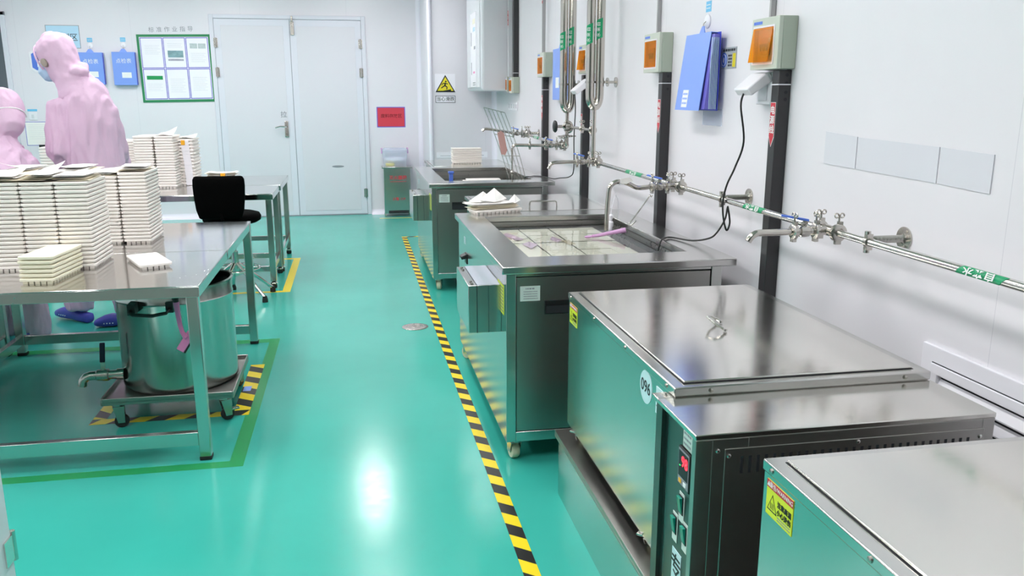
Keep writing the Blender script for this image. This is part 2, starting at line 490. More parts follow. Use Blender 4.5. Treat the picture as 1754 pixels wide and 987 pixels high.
# double door
dr = bpy.data.objects.new('door_1', None); COL.objects.link(dr); dr.location = (-0.66, BY, 0); WL[dr.name] = V(dr.location); struct(dr)
b = B()
b.box(-1.545, -1.497, BY - 0.02, BY, 0, 2.31); b.box(0.142, 0.19, BY - 0.02, BY, 0, 2.31); b.box(-1.497, 0.142, BY - 0.02, BY, 2.265, 2.31)
b.obj('door_frame', 'doorframe', dr, bevel=0.005)
for x0, x1 in ((-1.494, -0.668), (-0.662, 0.139)):
    b = B(); b.box(x0, x1, BY - 0.014, BY - 0.004, 0.012, 2.262)
    lf = b.obj('door_leaf', 'doorframe', dr, bevel=0.003)
    b = B(); b.box(x0 + 0.07, x1 - 0.07, BY - 0.017, BY - 0.012, 0.06, 2.19); b.obj('door_panel', 'door', lf, bevel=0.002)
b = B(); b.box(-0.668, -0.662, BY - 0.012, BY - 0.003, 0.012, 2.262); b.box(-1.497, -1.494, BY - 0.012, BY - 0.003, 0.0, 2.265); b.box(0.139, 0.142, BY - 0.012, BY - 0.003, 0, 2.265)
b.box(-1.494, 0.139, BY - 0.013, BY - 0.003, 0.0, 0.011)
b.obj('door_gap', 'ink_g', dr)
for x in (-1.485, 0.128):
    for z in (2.0, 1.675, 0.265):
        b = B(); b.cyl((x, BY - 0.028, z - 0.055), (x, BY - 0.028, z + 0.055), 0.011, n=10); b.box(x - 0.022, x + 0.022, BY - 0.024, BY - 0.014, z - 0.05, z + 0.05)
        b.obj('hinge', 'cast', dr, bevel=0.001)
b = B(); b.box(-0.655, -0.615, BY - 0.03, BY - 0.014, 2.09, 2.24); b.box(-0.645, -0.625, BY - 0.04, BY - 0.014, 2.24, 2.30); b.obj('door_bolt', 'cast', dr, bevel=0.003)
b = B(); b.box(-0.785, -0.735, BY - 0.034, BY - 0.016, 0.935, 1.125)
hp = b.obj('handle_plate', 'chrome', dr, bevel=0.008, seg=3)
b = B(); b.tube([(-0.76, BY - 0.034, 1.06), (-0.76, BY - 0.075, 1.06), (-0.775, BY - 0.085, 1.062), (-0.83, BY - 0.085, 1.066), (-0.885, BY - 0.08, 1.05)], 0.009, 8); b.obj('door_lever', 'chrome', hp)
b = B(); b.cyl((-0.76, BY - 0.034, 0.97), (-0.76, BY - 0.04, 0.97), 0.014, n=14); b.obj('lock_cylinder', 'cast', hp)
text('拉', 0.075, 'ink_g', (-0.785, BY - 0.0172, 1.195), F_R, F_U, dr, bold=0.001)
b = B(); b.lathe((-0.19, BY - 0.0172, 0.587), (0, -1, 0), [(0.055, 0), (0.05, 0.0012)], 20); o = b.obj('dent', 'ink_g', dr); o.scale = (1, 1, 1)
o.data.transform(Matrix.Translation(V((-0.19, BY, 0.587)) - WL[dr.name]) @ Matrix.Diagonal((1.3, 1, 0.25, 1)) @ Matrix.Translation(-(V((-0.19, BY, 0.587)) - WL[dr.name])))

# ------------------------------------------------------------------ ceiling lights out of view, mostly added to light the room
def unseen_ceiling_light(x, y, label):
    t = thing('unseen_ceiling_light', label, 'ceiling light', (x, y, CZ), 'ceiling light panels')
    b = B()
    for a in ((x - 0.15, x - 0.135, y - 0.6, y + 0.6), (x + 0.135, x + 0.15, y - 0.6, y + 0.6), (x - 0.135, x + 0.135, y - 0.6, y - 0.585), (x - 0.135, x + 0.135, y + 0.585, y + 0.6)):
        b.box(*a, CZ - 0.035, CZ - 0.0005)
    b.obj('frame', 'white', t)
    b = B(); b.box(x - 0.135, x + 0.135, y - 0.585, y + 0.585, CZ - 0.03, CZ - 0.02); b.obj('diffuser', 'lamp', t)
    return t
for j, y in enumerate((0.9, 3.3, 5.9, 8.6)):  # far right panel follows the floor streak, the others are added
    for i, x in enumerate((-3.1, -1.5, 0.08)):
        unseen_ceiling_light(x, y, 'unseen white framed ceiling light panel, %s of its row, %s row from the far wall' % (('leftmost', 'middle', 'rightmost')[i], ('fourth', 'third', 'second', 'first')[j]))

# ------------------------------------------------------------------ floor markings
def hazard(b, p, q, w, period, slant, side, z=0.0008, phase=0.0):
    """alternating stripes from p to q, width w towards side; material 0 yellow, 1 black"""
    p, q = V((*p, z)), V((*q, z)); d = (q - p); L = d.length; d.normalize()
    s = V((*side, 0)).normalized() * w
    h = period / 2
    k = -2 + phase
    i = 0
    t = -abs(slant) - period + phase * period
    while t < L + abs(slant):
        a0, a1 = t, t + h
        c = [(a0, 0), (a1, 0), (a1 + slant, 1), (a0 + slant, 1)]
        c = [(min(max(u, 0), L), v) for u, v in c]
        if max(c[0][0], c[1][0], c[2][0], c[3][0]) - min(u for u, v in c) > 1e-4:
            b.mi = i % 2
            vs = []
            for u, v in c:
                pt = p + d * u + s * v
                if all((pt - x).length > 1e-5 for x in vs): vs.append(pt)
            if len(vs) > 2: b.face([b.bm.verts.new(x) for x in vs])
        t += h; i += 1
    b.mi = 0

b = B()
hazard(b, (0.455, 1.2), (0.449, 8.5), 0.051, 0.153, -0.042, (1, 0), phase=0.08)
hazard(b, (0.449, 8.5), (0.80, 8.53), 0.045, 0.153, 0.04, (0, 1))
tag(b.obj('floor_tape', ['yellow', 'tblack']), 'yellow and black hazard tape running straight down the aisle beside the tanks', 'floor tape')
b = B()
hazard(b, (-0.52, 3.735), (-1.20, 3.735), 0.062, 0.165, -0.05, (0, 1))
hazard(b, (-0.52, 3.80), (-0.52, 4.48), 0.072, 0.165, 0.05, (-1, 0))
hazard(b, (-1.20, 3.80), (-1.20, 4.40), 0.06, 0.165, -0.05, (1, 0))
tag(b.obj('floor_tape', ['yellow', 'tblack']), 'yellow and black hazard tape square around the drum under the table', 'floor tape')

def strips(rects, m, label, z=0.0005):
    b = B()
    for x0, x1, y0, y1 in rects: b.box(x0, x1, y0, y1, 0.0, z)
    return tag(b.obj('floor_tape', m), label, 'floor tape')
strips([(-0.535, -0.478, 3.178, 4.975), (-2.6, -0.535, 3.178, 3.235), (-2.6, -0.535, 4.90, 4.975)], 'green', 'green floor tape outlining the near steel table')
strips([(-0.563, -0.505, 6.215, 7.56), (-2.6, -0.563, 6.215, 6.262), (-0.70, -0.563, 7.51, 7.56)], 'yellow', 'plain yellow floor tape outlining the far steel table')
strips([(0.27, 0.70, 9.90, 9.93)], 'yellow', 'short yellow floor tape in front of the fire equipment box')
b = B(); b.box(-0.585, -0.548, 4.06, 4.13, 0.0009, 0.0014); tag(b.obj('tape_patch', 'blue_l'), 'small blue tape patch on the hazard tape by the drum', 'tape patch')
# floor drain
t = thing('floor_drain', 'round steel floor drain cover in the teal aisle floor', 'drain', (0.334, 5.08, 0))
b = B(); b.lathe((0.334, 5.08, 0.0), (0, 0, 1), [(0.082, 0), (0.082, 0.002), (0.076, 0.003)], 36); b.obj('drain_ring', 'cast', t)
b = B(); b.lathe((0.334, 5.08, 0.0031), (0, 0, 1), [(0.070, 0), (0.068, 0.0015)], 36); b.obj('drain_cover', 'drain', t)
b = B(); b.torus((0.334, 5.08, 0.0047), (0, 0, 1), 0.035, 0.0012, 24, 6); b.cyl((0.334, 5.08, 0.0046), (0.334, 5.08, 0.0056), 0.010); b.obj('drain_lock', 'cast', t)

# ------------------------------------------------------------------ steel tables
def foot(b, x, y, h=0.045, r=0.018):
    b.lathe((x, y, 0), (0, 0, 1), [(r * 1.25, 0), (r * 1.25, 0.008), (r, 0.012), (r, h)], 14)

def swivel_caster(parent, x, y, z, r, wheel_m='wheel', ang=0.6, w=0.028, fork_m='cast', lock=False):
    """fork plate, fork and wheel under a frame at height z; wheel touches the floor level zf"""
    d = V((math.cos(ang), math.sin(ang), 0)); s = V((-d.y, d.x, 0)); u = V((0, 0, 1))
    c = V((x, y, z)); hub = V((x, y, 0)) + d * r * 0.45; hub.z = WL['caster_floor'].z + r
    b = B()
    b.obox(c - u * 0.003, d * 0.032, s * 0.028, u * 0.003)
    b.cyl(c - u * 0.006, c - u * 0.018, 0.02, n=14)
    for k in (-1, 1):
        e = s * (w / 2 + 0.005) * k
        b.prism([c - u * 0.018 + d * -0.018 + e, c - u * 0.018 + d * 0.03 + e, hub + d * 0.014 - u * 0.006 + e, hub - d * 0.014 - u * 0.006 + e], s * 0.003 * k)
    b.obox(c - u * 0.0195 + d * 0.006, d * 0.024, s * (w / 2 + 0.007), u * 0.002)
    if lock: b.obox(hub + d * (r * 1.05) + u * 0.016, d * 0.02, s * 0.012, u * 0.004)
    ca = b.obj('caster', fork_m, parent, bevel=0.001)
    b = B(); b.lathe(hub - s * w / 2, s, [(r * 0.35, -0.003), (r * 0.4, 0), (r * 0.9, 0), (r, w * 0.2), (r, w * 0.8), (r * 0.9, w), (r * 0.4, w), (r * 0.35, w + 0.003)], 28)
    b.obj('wheel', wheel_m, ca)
    return ca
WL['caster_floor'] = V((0, 0, 0))

def table(name, label, x0, x1, y0, y1, tops, ztop, legs, rails, casters=False, th=0.045):
    t = thing(name, label, 'table', ((x0 + x1) / 2, (y0 + y1) / 2, 0))
    for (a, c, dx) in tops:
        b = B()
        b.box(x0, x1 + dx, a, c, ztop - 0.004, ztop)
        b.box(x0, x1 + dx, a, a + 0.003, ztop - th, ztop - 0.004); b.box(x0, x1 + dx, c - 0.003, c, ztop - th, ztop - 0.004)
        b.box(x1 + dx - 0.003, x1 + dx, a + 0.003, c - 0.003, ztop - th, ztop - 0.004); b.box(x0, x0 + 0.003, a + 0.003, c - 0.003, ztop - th, ztop - 0.004)
        b.obj('tabletop', 'steel_w', t, bevel=0.0015)
        b = B()
        for k in (0.25, 0.5, 0.75):
            xx = x0 + (x1 - x0) * k
            b.box(xx - 0.02, xx + 0.02, a + 0.01, c - 0.01, ztop - 0.03, ztop - 0.0045)
        b.obj('underframe', 'steel_d', t)
    for (x, y) in legs:
        b = B(); s = 0.022
        b.box(x - s, x + s, y - s, y + s, 0.055 if casters else 0.012, ztop - 0.005)
        lg = b.obj('leg', 'steel_v', t, bevel=0.003)
        if casters:
            b = B(); b.cyl((x, y, 0.03), (x, y, 0.0545), 0.014); b.lathe((x, y, 0), (0, 0, 1), [(0.019, 0), (0.023, 0.008), (0.023, 0.026), (0.016, 0.034)], 16); b.obj('caster_foot', 'rubber', lg)
            b = B(); b.lathe((x, y, 0.034), (0, 0, 1), [(0.027, 0), (0.027, 0.006), (0.02, 0.012)], 16); b.obj('foot_collar', 'chrome', lg)
        else:
            b = B(); b.box(x - s - 0.001, x + s + 0.001, y - s - 0.001, y + s + 0.001, 0, 0.018); b.obj('rubber_foot', 'rubber', lg, bevel=0.003)
    for r in rails:
        b = B(); b.box(*r); b.obj('rail', 'steel_v', t, bevel=0.002)
    return t

TZ = 0.715
table('work_table', 'near stainless work table holding the tall tray stacks, with a seam across its top', -1.91, -0.60, 3.255, 4.95,
      [(3.255, 4.012, 0.0), (4.016, 4.95, 0.002)], TZ,
      [(-0.63, 3.283), (-1.868, 3.283), (-0.618, 4.905), (-1.868, 4.905)],
      [(-1.846, -0.652, 3.268, 3.298, 0.062, 0.118), (-1.846, -0.64, 4.89, 4.92, 0.06, 0.112), (-1.883, -1.853, 3.305, 4.883, 0.062, 0.112)])
# neighbouring table, its end just enters the view on the left
table('work_table', 'second stainless work table end standing left of the near table', -3.2, -1.93, 3.255, 4.95,
      [(3.255, 4.95, 0)], TZ, [(-1.955, 3.283), (-1.955, 4.905), (-3.17, 4.905), (-3.17, 3.283)],
      [(-3.14, -1.98, 4.89, 4.92, 0.06, 0.112), (-1.97, -1.94, 3.305, 4.883, 0.062, 0.112)])
table('work_table', 'middle stainless table behind the black stool, wheeled, nearer of the far pair', -2.25, -0.598, 6.345, 6.955,
      [(6.345, 6.955, 0)], TZ, [(-0.632, 6.375), (-2.215, 6.375), (-0.632, 6.925), (-2.215, 6.925)],
      [(-2.19, -0.655, 6.36, 6.39, 0.13, 0.17), (-2.19, -0.655, 6.91, 6.94, 0.13, 0.17), (-0.645, -0.62, 6.40, 6.90, 0.13, 0.17)], casters=True)
table('work_table', 'farthest stainless table, wheeled, next to the white double door', -2.25, -0.590, 6.965, 7.83,
      [(6.965, 7.83, 0)], TZ, [(-0.622, 6.995), (-2.215, 6.995), (-0.622, 7.80), (-2.215, 7.80)],
      [(-2.19, -0.645, 7.785, 7.815, 0.13, 0.17), (-0.635, -0.61, 7.02, 7.775, 0.13, 0.17)], casters=True)

# ------------------------------------------------------------------ drum on its dolly
t = thing('dolly', 'low steel dolly on casters carrying the drum under the table', 'dolly', (-0.838, 3.915, 0))
b = B()
b.box(-1.112, -0.564, 3.64, 4.19, 0.128, 0.134)
for a in ((-1.112, -1.106, 3.64, 4.19), (-0.57, -0.564, 3.64, 4.19), (-1.106, -0.57, 3.64, 3.646), (-1.106, -0.57, 4.184, 4.19)): b.box(*a, 0.118, 0.15)
b.obj('platform', 'steel_d', t, bevel=0.002)
for k, (x, y) in enumerate(((-1.06, 3.69), (-0.615, 3.69), (-0.615, 4.14), (-1.06, 4.14))):
    swivel_caster(t, x, y, 0.118, 0.030, 'rubber', (0.15, 0.5, 1.2, 2.4)[k], 0.022, lock=(k == 1))

dc = V((-0.828, 3.925, 0))
t = thing('drum', 'tall stainless drum standing on the dolly under the near table', 'drum', (dc.x, dc.y, 0.135))
b = B(); R = 0.25
b.lathe((dc.x, dc.y, 0), (0, 0, 1), [(0.02, 0.136), (R - 0.012, 0.136), (R, 0.15), (R, 0.535), (R + 0.0025, 0.54), (R, 0.546), (R, 0.598), (R + 0.006, 0.602), (R + 0.006, 0.608), (R - 0.004, 0.61), (R - 0.006, 0.60), (R - 0.006, 0.20), (0.02, 0.198)], 64)
b.obj('shell', 'steel_drum', t, smooth=40)
b = B(); b.lathe((dc.x, dc.y, 0), (0, 0, 1), [(0.02, 0.205), (R - 0.007, 0.205), (R - 0.007, 0.585), (R - 0.01, 0.587), (0.02, 0.587)], 40); b.obj('dark_interior', 'black_seat', t)  # plain black solid inside the shell, up to just below the rim
b = B()
b.tube([(-0.95, 3.655, 0.53), (-0.955, 3.625, 0.53), (-0.94, 3.615, 0.522), (-0.86, 3.60, 0.518), (-0.805, 3.615, 0.524), (-0.80, 3.64, 0.53), (-0.80, 3.675, 0.53)], 0.0075, 8)
b.box(-0.965, -0.935, 3.64, 3.71, 0.515, 0.56); b.box(-0.815, -0.785, 3.655, 3.69, 0.515, 0.56)
b.obj('handle', 'black', t)
ty, tz = 3.80, 0.208
b = B()
b.cyl((-1.045, ty, tz), (-1.075, ty, tz), 0.026); b.cyl((-1.06, ty, tz), (-1.11, ty, tz), 0.020)
b.lathe((-1.108, ty, tz), (-1, 0, 0), [(0.022, 0), (0.027, 0.004), (0.027, 0.028), (0.025, 0.03), (0.025, 0.05), (0.021, 0.054)], 16)
b.tube([(-1.155, ty, tz), (-1.185, ty, tz), (-1.205, ty, tz - 0.006), (-1.22, ty, tz - 0.022), (-1.225, ty, tz - 0.045)], 0.0195, 12)
tp = b.obj('drain_tap', 'cast', t)
b = B(); b.cyl((-1.132, ty, tz + 0.018), (-1.132, ty, tz + 0.036), 0.009); b.obox((-1.131, ty - 0.004, tz + 0.05), (0.009, 0, 0), (0, 0.002, 0), (0.001, 0, 0.02)); b.obj('valve_stem', 'cast', tp)
b = B(); b.obox((-1.127, ty - 0.004, tz + 0.105), (0.011, 0, 0), (0, 0.006, 0), (0.004, 0, 0.045)); b.obj('lever', 'navy', tp, bevel=0.004)

# pink squeegee hanging from the table frame
t = thing('squeegee', 'pink hand squeegee hanging upside down in front of the drum', 'squeegee', (-0.715, 3.44, 0.66))
b = B(); b.tube([(-0.728, 3.44, 0.69), (-0.728, 3.44, 0.655), (-0.727, 3.44, 0.625), (-0.725, 3.44, 0.61)], [0.013, 0.014, 0.013, 0.010], 10); b.obj('grip', 'rubber', t)
b = B(); b.tube([(-0.725, 3.44, 0.612), (-0.722, 3.44, 0.56), (-0.718, 3.44, 0.515), (-0.712, 3.44, 0.485), (-0.702, 3.44, 0.468), (-0.695, 3.44, 0.462)], [0.012, 0.010, 0.009, 0.009, 0.012, 0.012], 10)
dd = V((-0.05, 0, -0.075)).normalized(); nn = V((0.075, 0, -0.05)).normalized()
b.obox(V((-0.702, 3.44, 0.445)), dd * 0.045, nn * 0.016, V((0, 0.004, 0))); b.obj('handle', 'pinkp', t, bevel=0.003)
b = B(); b.obox(V((-0.702, 3.44, 0.445)) + nn * 0.019, dd * 0.045, nn * 0.004, V((0, 0.0015, 0))); b.obj('rubber_blade', 'rubber', t)

# ------------------------------------------------------------------ heated rinse tanks
def rinse_tank(label, x0, y0, tri):
    """x0, y0: front left corner of the rim"""
    X = lambda v: x0 + (v - 0.522)
    Y = lambda v: y0 + v
    t = thing('rinse_tank', label, 'tank', (X(0.985), Y(0.74), 0))
    # rim with the well cut out
    ox0, ox1, oy0, oy1 = X(0.522), X(1.452), Y(0), Y(1.48)
    ix0, ix1, iy0, iy1 = X(0.66), X(1.315), Y(0.185), Y(1.30)
    b = B()
    zt, zb = 0.80, 0.77
    outer = lambda z, e=0: [(ox0 + e, oy0 + e, z), (ox1 - e, oy0 + e, z), (ox1 - e, oy1 - e, z), (ox0 + e, oy1 - e, z)]
    inner = lambda z: [(ix0, iy0, z), (ix1, iy0, z), (ix1, iy1, z), (ix0, iy1, z)]
    b.rings([inner(zb), inner(zt), outer(zt), outer(zb)], closed=True)
    b.obj('rim', 'steel', t, bevel=0.004, seg=3)
    b = B()
    th = 0.004
    b.box(ix0 - th, ix0, iy0 - th, iy1 + th, 0.50, zb - 0.0005); b.box(ix1, ix1 + th, iy0 - th, iy1 + th, 0.50, zb - 0.0005)
    b.box(ix0, ix1, iy0 - th, iy0, 0.50, zb - 0.0005); b.box(ix0, ix1, iy1, iy1 + th, 0.50, zb - 0.0005)
    b.box(ix0 - th, ix1 + th, iy0 - th, iy1 + th, 0.496, 0.50)
    b.obj('basin', 'steel_basin', t)
    # cabinet
    bx0, bx1, by0, by1, bz0, bz1 = X(0.54), X(1.40), Y(0.02), Y(1.46), 0.095, 0.77
    b = B(); b.box(bx0, bx0 + 0.012, by0 + 0.04, by1, bz0, bz1); b.obj('side_panel', 'steel_v', t, bevel=0.001)
    b = B(); b.box(bx1 - 0.012, bx1, by0 + 0.04, by1, bz0, bz1); b.obj('side_panel', 'steel_v', t, bevel=0.001)
    b = B(); b.box(bx0 + 0.012, bx1 - 0.012, by1 - 0.012, by1, bz0, bz1); b.obj('back_panel', 'steel_d', t)
    b = B()
    b.box(bx0, bx0 + 0.038, by0, by0 + 0.04, bz0, bz1); b.box(bx1 - 0.042, bx1, by0, by0 + 0.04, bz0, bz1)
    b.box(bx0 + 0.038, bx1 - 0.042, by0 + 0.001, by0 + 0.03, bz0, bz0 + 0.04); b.box(bx0 + 0.038, bx1 - 0.042, by0 + 0.006, by0 + 0.03, bz1 - 0.014, bz1)
    b.obj('front_frame', 'steel_v', t, bevel=0.0015)
    b = B(); b.box(bx0 + 0.0385, bx1 - 0.0425, by0 + 0.012, by0 + 0.02, bz0 + 0.04, bz1 - 0.014); b.obj('panel_gap', 'dark', t)
    b = B(); b.box(bx0 + 0.041, bx1 - 0.046, by0 + 0.004, by0 + 0.011, bz0 + 0.043, bz1 - 0.018)
    door = b.obj('door', 'steel_d', t, bevel=0.001)
    b = B(); hx0, hx1 = X(0.688), X(0.835)
    b.box(hx0, hx1, by0 - 0.0015, by0 + 0.004, 0.607, 0.662)
    b.obj('recess_handle', 'black', door, bevel=0.002)
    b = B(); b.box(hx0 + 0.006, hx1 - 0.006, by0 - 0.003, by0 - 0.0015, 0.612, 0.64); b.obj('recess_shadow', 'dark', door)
    b = B(); b.box(bx0 + 0.02, bx1 - 0.02, by0 + 0.05, by1 - 0.02, bz0, bz0 + 0.006); b.obj('bottom_panel', 'steel_d', t)
    # notice on the door
    c = V((X(0.6325), by0 + 0.004, 0.69))
    b = B(); card(b, c, F_R, F_U, 0.077, 0.058); n = b.obj('notice', 'label', door)
    lines('small_print', door, c + V((0, 0, 0.019)), F_R, F_U, 0.034, 1, 0.01, 0.005, 'ink_g', 0.0016)
    lines('small_print', door, c + V((0.002, 0, -0.006)), F_R, F_U, 0.055, 4, 0.009, 0.003, 'ink_g', 0.0016, (1, 1, .9, 1))
    # aisle side: latches, labels, switch box
    SL, SU = V((0, -1, 0)), V((0, 0, 1))
    for (yy, zz) in ((1.155, 0.618), (0.265, 0.640)):
        b = B(); b.box(bx0 - 0.004, bx0, Y(yy) - 0.035, Y(yy) + 0.035, zz - 0.03, zz + 0.022)
        k = b.obj('latch', 'black', t, bevel=0.003)
        b = B(); b.prism([(bx0 - 0.004, Y(yy) - 0.032, zz + 0.02), (bx0 - 0.032, Y(yy) - 0.032, zz + 0.008), (bx0 - 0.028, Y(yy) - 0.032, zz - 0.006), (bx0 - 0.004, Y(yy) - 0.032, zz - 0.002)], (0, 0.064, 0)); b.obj('latch_flap', 'black', k, bevel=0.003)
    c = V((bx0, Y(1.21), 0.697)); b = B(); card(b, c, SL, SU, 0.045, 0.034); b.obj('pale_label', 'label_b', t)
    lines('small_print', t, c, SL, SU, 0.036, 3, 0.009, 0.003, 'ink_g', 0.0014)
    c = V((bx0, Y(0.135), 0.655)); b = B(); card(b, c, SL, SU, 0.13, 0.115); b.obj('warning_label', 'warn', t)
    lines('small_print', t, c, SL, SU, 0.115, 8, 0.013, 0.005, 'ink_g', 0.0014)
    b = B(); b.box(X(0.412), bx0, Y(0.13), Y(0.505), 0.515, 0.705)
    sb = b.obj('switch_box', 'steel_v', t, bevel=0.002)
    b = B(); b.box(X(0.444), X(0.447), Y(0.1292), Y(0.13), 0.515, 0.705); b.box(X(0.49), X(0.4915), Y(0.1292), Y(0.13), 0.515, 0.705); b.box(X(0.444), X(0.446), Y(0.13), Y(0.505), 0.705, 0.7056); b.obj('box_seam', 'dark', sb)
    b = B()
    for yy in (0.16, 0.20, 0.43, 0.47): b.cyl((X(0.43), Y(yy), 0.7051), (X(0.43), Y(yy), 0.710), 0.006, n=10)
    b.obj('screw', 'cast', sb)
    if tri:
        b = B(); b.box(X(0.447), X(0.537), Y(0.131), Y(0.505), 0.7057, 0.7066); b.obj('plastic_film', 'film', sb)
    # deck behind the well with a lifting lid
    dx0, dx1, dy0, dy1 = X(0.68), X(1.42), Y(1.484), Y(2.285)
    b = B(); b.box(dx0, dx1, dy0, dy1, 0.775, 0.795); b.box(dx0 + 0.015, dx1 - 0.015, dy0 + 0.01, dy1 - 0.015, 0.14, 0.775)
    dk = b.obj('rear_cabinet', 'steel', t, bevel=0.002)
    b = B(); b.box(dx0 + 0.02, dx1 - 0.04, dy0 + 0.02, dy1 - 0.03, 0.7951, 0.799); b.obj('deck_lid', 'steel_t', dk, bevel=0.0015)
    b = B(); hy = dy0 + 0.17
    if tri: b.tube([(X(0.97), hy, 0.7995), (X(0.972), hy - 0.002, 0.826), (X(0.98), hy, 0.832), (X(1.12), hy, 0.832), (X(1.128), hy, 0.826), (X(1.13), hy, 0.7995)], 0.005, 8); b.obj('lid_handle', 'chrome', dk)
    else: b.bm.free()
    # casters
    for k, (x, y) in enumerate(((bx0 + 0.045, by0 + 0.055), (bx1 - 0.05, by0 + 0.055), (bx0 + 0.045, by1 - 0.06), (bx1 - 0.05, by1 - 0.06), (dx0 + 0.06, dy1 - 0.08), (dx1 - 0.06, dy1 - 0.08))):
        swivel_caster(t, x, y, 0.0948 if k < 4 else 0.14, 0.036 if k < 4 else 0.05, 'wheel', (1.3, 0.4, 2.0, 1.0, 0.2, 0.9)[k] if not tri else (1.75, 0.4, 2.2, 1.0, 0.2, 0.9)[k], 0.03)
    # water
    b = B(); b.box(ix0, ix1, iy0, iy1, 0.754 if tri else 0.735, 0.757 if tri else 0.738)
    wz = 0.757 if tri else 0.738
    w = B()
    w.face([w.bm.verts.new(p) for p in ((ix0, iy0, wz), (ix1, iy0, wz), (ix1, iy1, wz), (ix0, iy1, wz))])
    b.bm.free()
    return t, w, (ix0, ix1, iy0, iy1)

tank_a, w1, in_a = rinse_tank('nearer stainless rinse tank, full of pale plates under water', 0.522, 2.976, True)
tag(w1.obj('water', 'water', smooth=60), 'clear water filling the nearer rinse tank over pale plates', 'water')
tank_b, w2, in_b = rinse_tank('farther stainless rinse tank with wire rack, by the slip warning sign', 0.522, 6.004, False)
tag(w2.obj('water', 'water', smooth=60), 'clear water in the farther rinse tank under the wire rack', 'water')

# pale plates lying side by side under the water
def plate_mesh():
    b = B(); b.box(-0.0755, 0.0755, -0.0955, 0.0955, 0.008, 0.0105); return b
pl0 = None
rows = ['first', 'second', 'third', 'fourth', 'fifth']; colsn = ['leftmost', 'second', 'third', 'rightmost']
for r in range(5):
    for c in range(4):
        x = 0.739 + c * 0.1575; y = 3.268 + r * 0.2025
        if c == 3: x = 1.167
        lab = 'pale plate under water, %s row from the tank front, %s of its row' % (rows[r], colsn[c])
        if pl0 is None:
            pl0 = plate_mesh().obj('cooling_plate', 'plate', bevel=0.0008, org=(0, 0, 0)); o = pl0; tag(o, lab, 'plate', 'plates under water in the nearer tank')
        else:
            o = clone(pl0, label=lab)
        o.location = (x + random.uniform(-.001, .001), y, 0.735 + random.uniform(-.002, .002)); o.rotation_euler = (0, 0, random.uniform(-.006, .006)); o.scale = (0.57 if c == 3 else 1, 1, 1)
b = B(); b.box(0.665, 1.215, 3.17, 4.24, 0.7345, 0.740)  # dark sheet added below the plates so their gaps read as shade
for x in (0.67, 0.90, 1.2):
    b.box(x, x + 0.006, 3.17, 4.2, 0.502, 0.7345)
tag(b.obj('added_dark_rack', 'rubber'), 'added dark rack under the pale plates, shading the gaps between them', 'rack')
def stain(pts, m, label):
    b = B(); b.prism(pts, (0, 0, 0.0004)); return tag(b.obj('stained_film', m), label, 'film')
stain([(0.70, 4.00, 0.7505), (0.735, 4.05, 0.7505), (0.78, 3.85, 0.7505), (0.74, 3.82, 0.7505)], 'purple_ink', 'purple stained film over the leftmost plates in the tank')
stain([(0.745, 3.72, 0.7505), (0.79, 3.78, 0.7505), (0.815, 3.70, 0.7505), (0.765, 3.60, 0.7505)], 'purple_ink', 'purple stained film streak nearer the tank front left')
stain([(0.90, 3.82, 0.7505), (0.93, 3.90, 0.7505), (0.955, 3.80, 0.7505), (0.92, 3.74, 0.7505)], 'purple_ink', 'small purple stained film mid tank beside the brown one')
stain([(0.945, 3.78, 0.7507), (0.985, 3.79, 0.7507), (0.99, 3.68, 0.7507), (0.955, 3.66, 0.7507)], 'brown', 'small brown stained film in the middle of the tank')

# lilac scoop handle leaning in the well
t = thing('scoop', 'lilac plastic scoop half under water in the nearer tank', 'scoop', (1.10, 3.80, 0.752))
b = B(); b.tube([(1.10, 3.795, 0.764), (1.13, 3.79, 0.768), (1.19, 3.76, 0.785), (1.25, 3.74, 0.798)], [0.007, 0.008, 0.009, 0.013], 10); b.obj('handle', 'lilac', t)
b = B(); b.lathe((1.085, 3.80, 0.752), (-0.1, 0, 1), [(0.006, 0.004), (0.017, 0.006), (0.019, 0.012), (0.016, 0.013)], 14); b.obj('bowl', 'lilac', t)
# white level probe on its wire
t = thing('level_probe', 'white level probe hanging on a thin wire in the tank', 'probe', (1.262, 4.02, 0.70))
b = B(); b.lathe((1.262, 4.02, 0.70), (0, 0, 1), [(0.010, 0), (0.010, 0.07), (0.014, 0.071), (0.014, 0.095), (0.008, 0.10), (0.008, 0.112), (0.011, 0.113), (0.011, 0.128), (0.004, 0.135)], 16); b.obj('probe_body', 'white', t)
b = B(); b.tube([(1.262, 4.02, 0.834), (1.266, 4.02, 0.87), (1.275, 4.02, 0.91), (1.29, 4.04, 0.93), (1.31, 4.06, 0.90), (1.32, 4.07, 0.802)], 0.0018, 6); b.obj('wire', 'white', t)

# ------------------------------------------------------------------ cookers on the long base
t = thing('base_plinth', 'long low steel base that the lidded cookers stand on', 'base', (1.06, 1.45, 0))
b = B(); b.box(0.682, 1.46, 0.15, 2.725, 0.0, 0.232); b.obj('plinth_box', 'steel', t, bevel=0.001)
b = B(); b.box(0.670, 1.47, 0.14, 2.737, 0.232, 0.246); b.box(0.670, 0.674, 0.14, 2.737, 0.222, 0.232); b.obj('plinth_top', 'steel_d', t, bevel=0.0015)
WL['caster_floor'] = V((0, 0, 0.246))

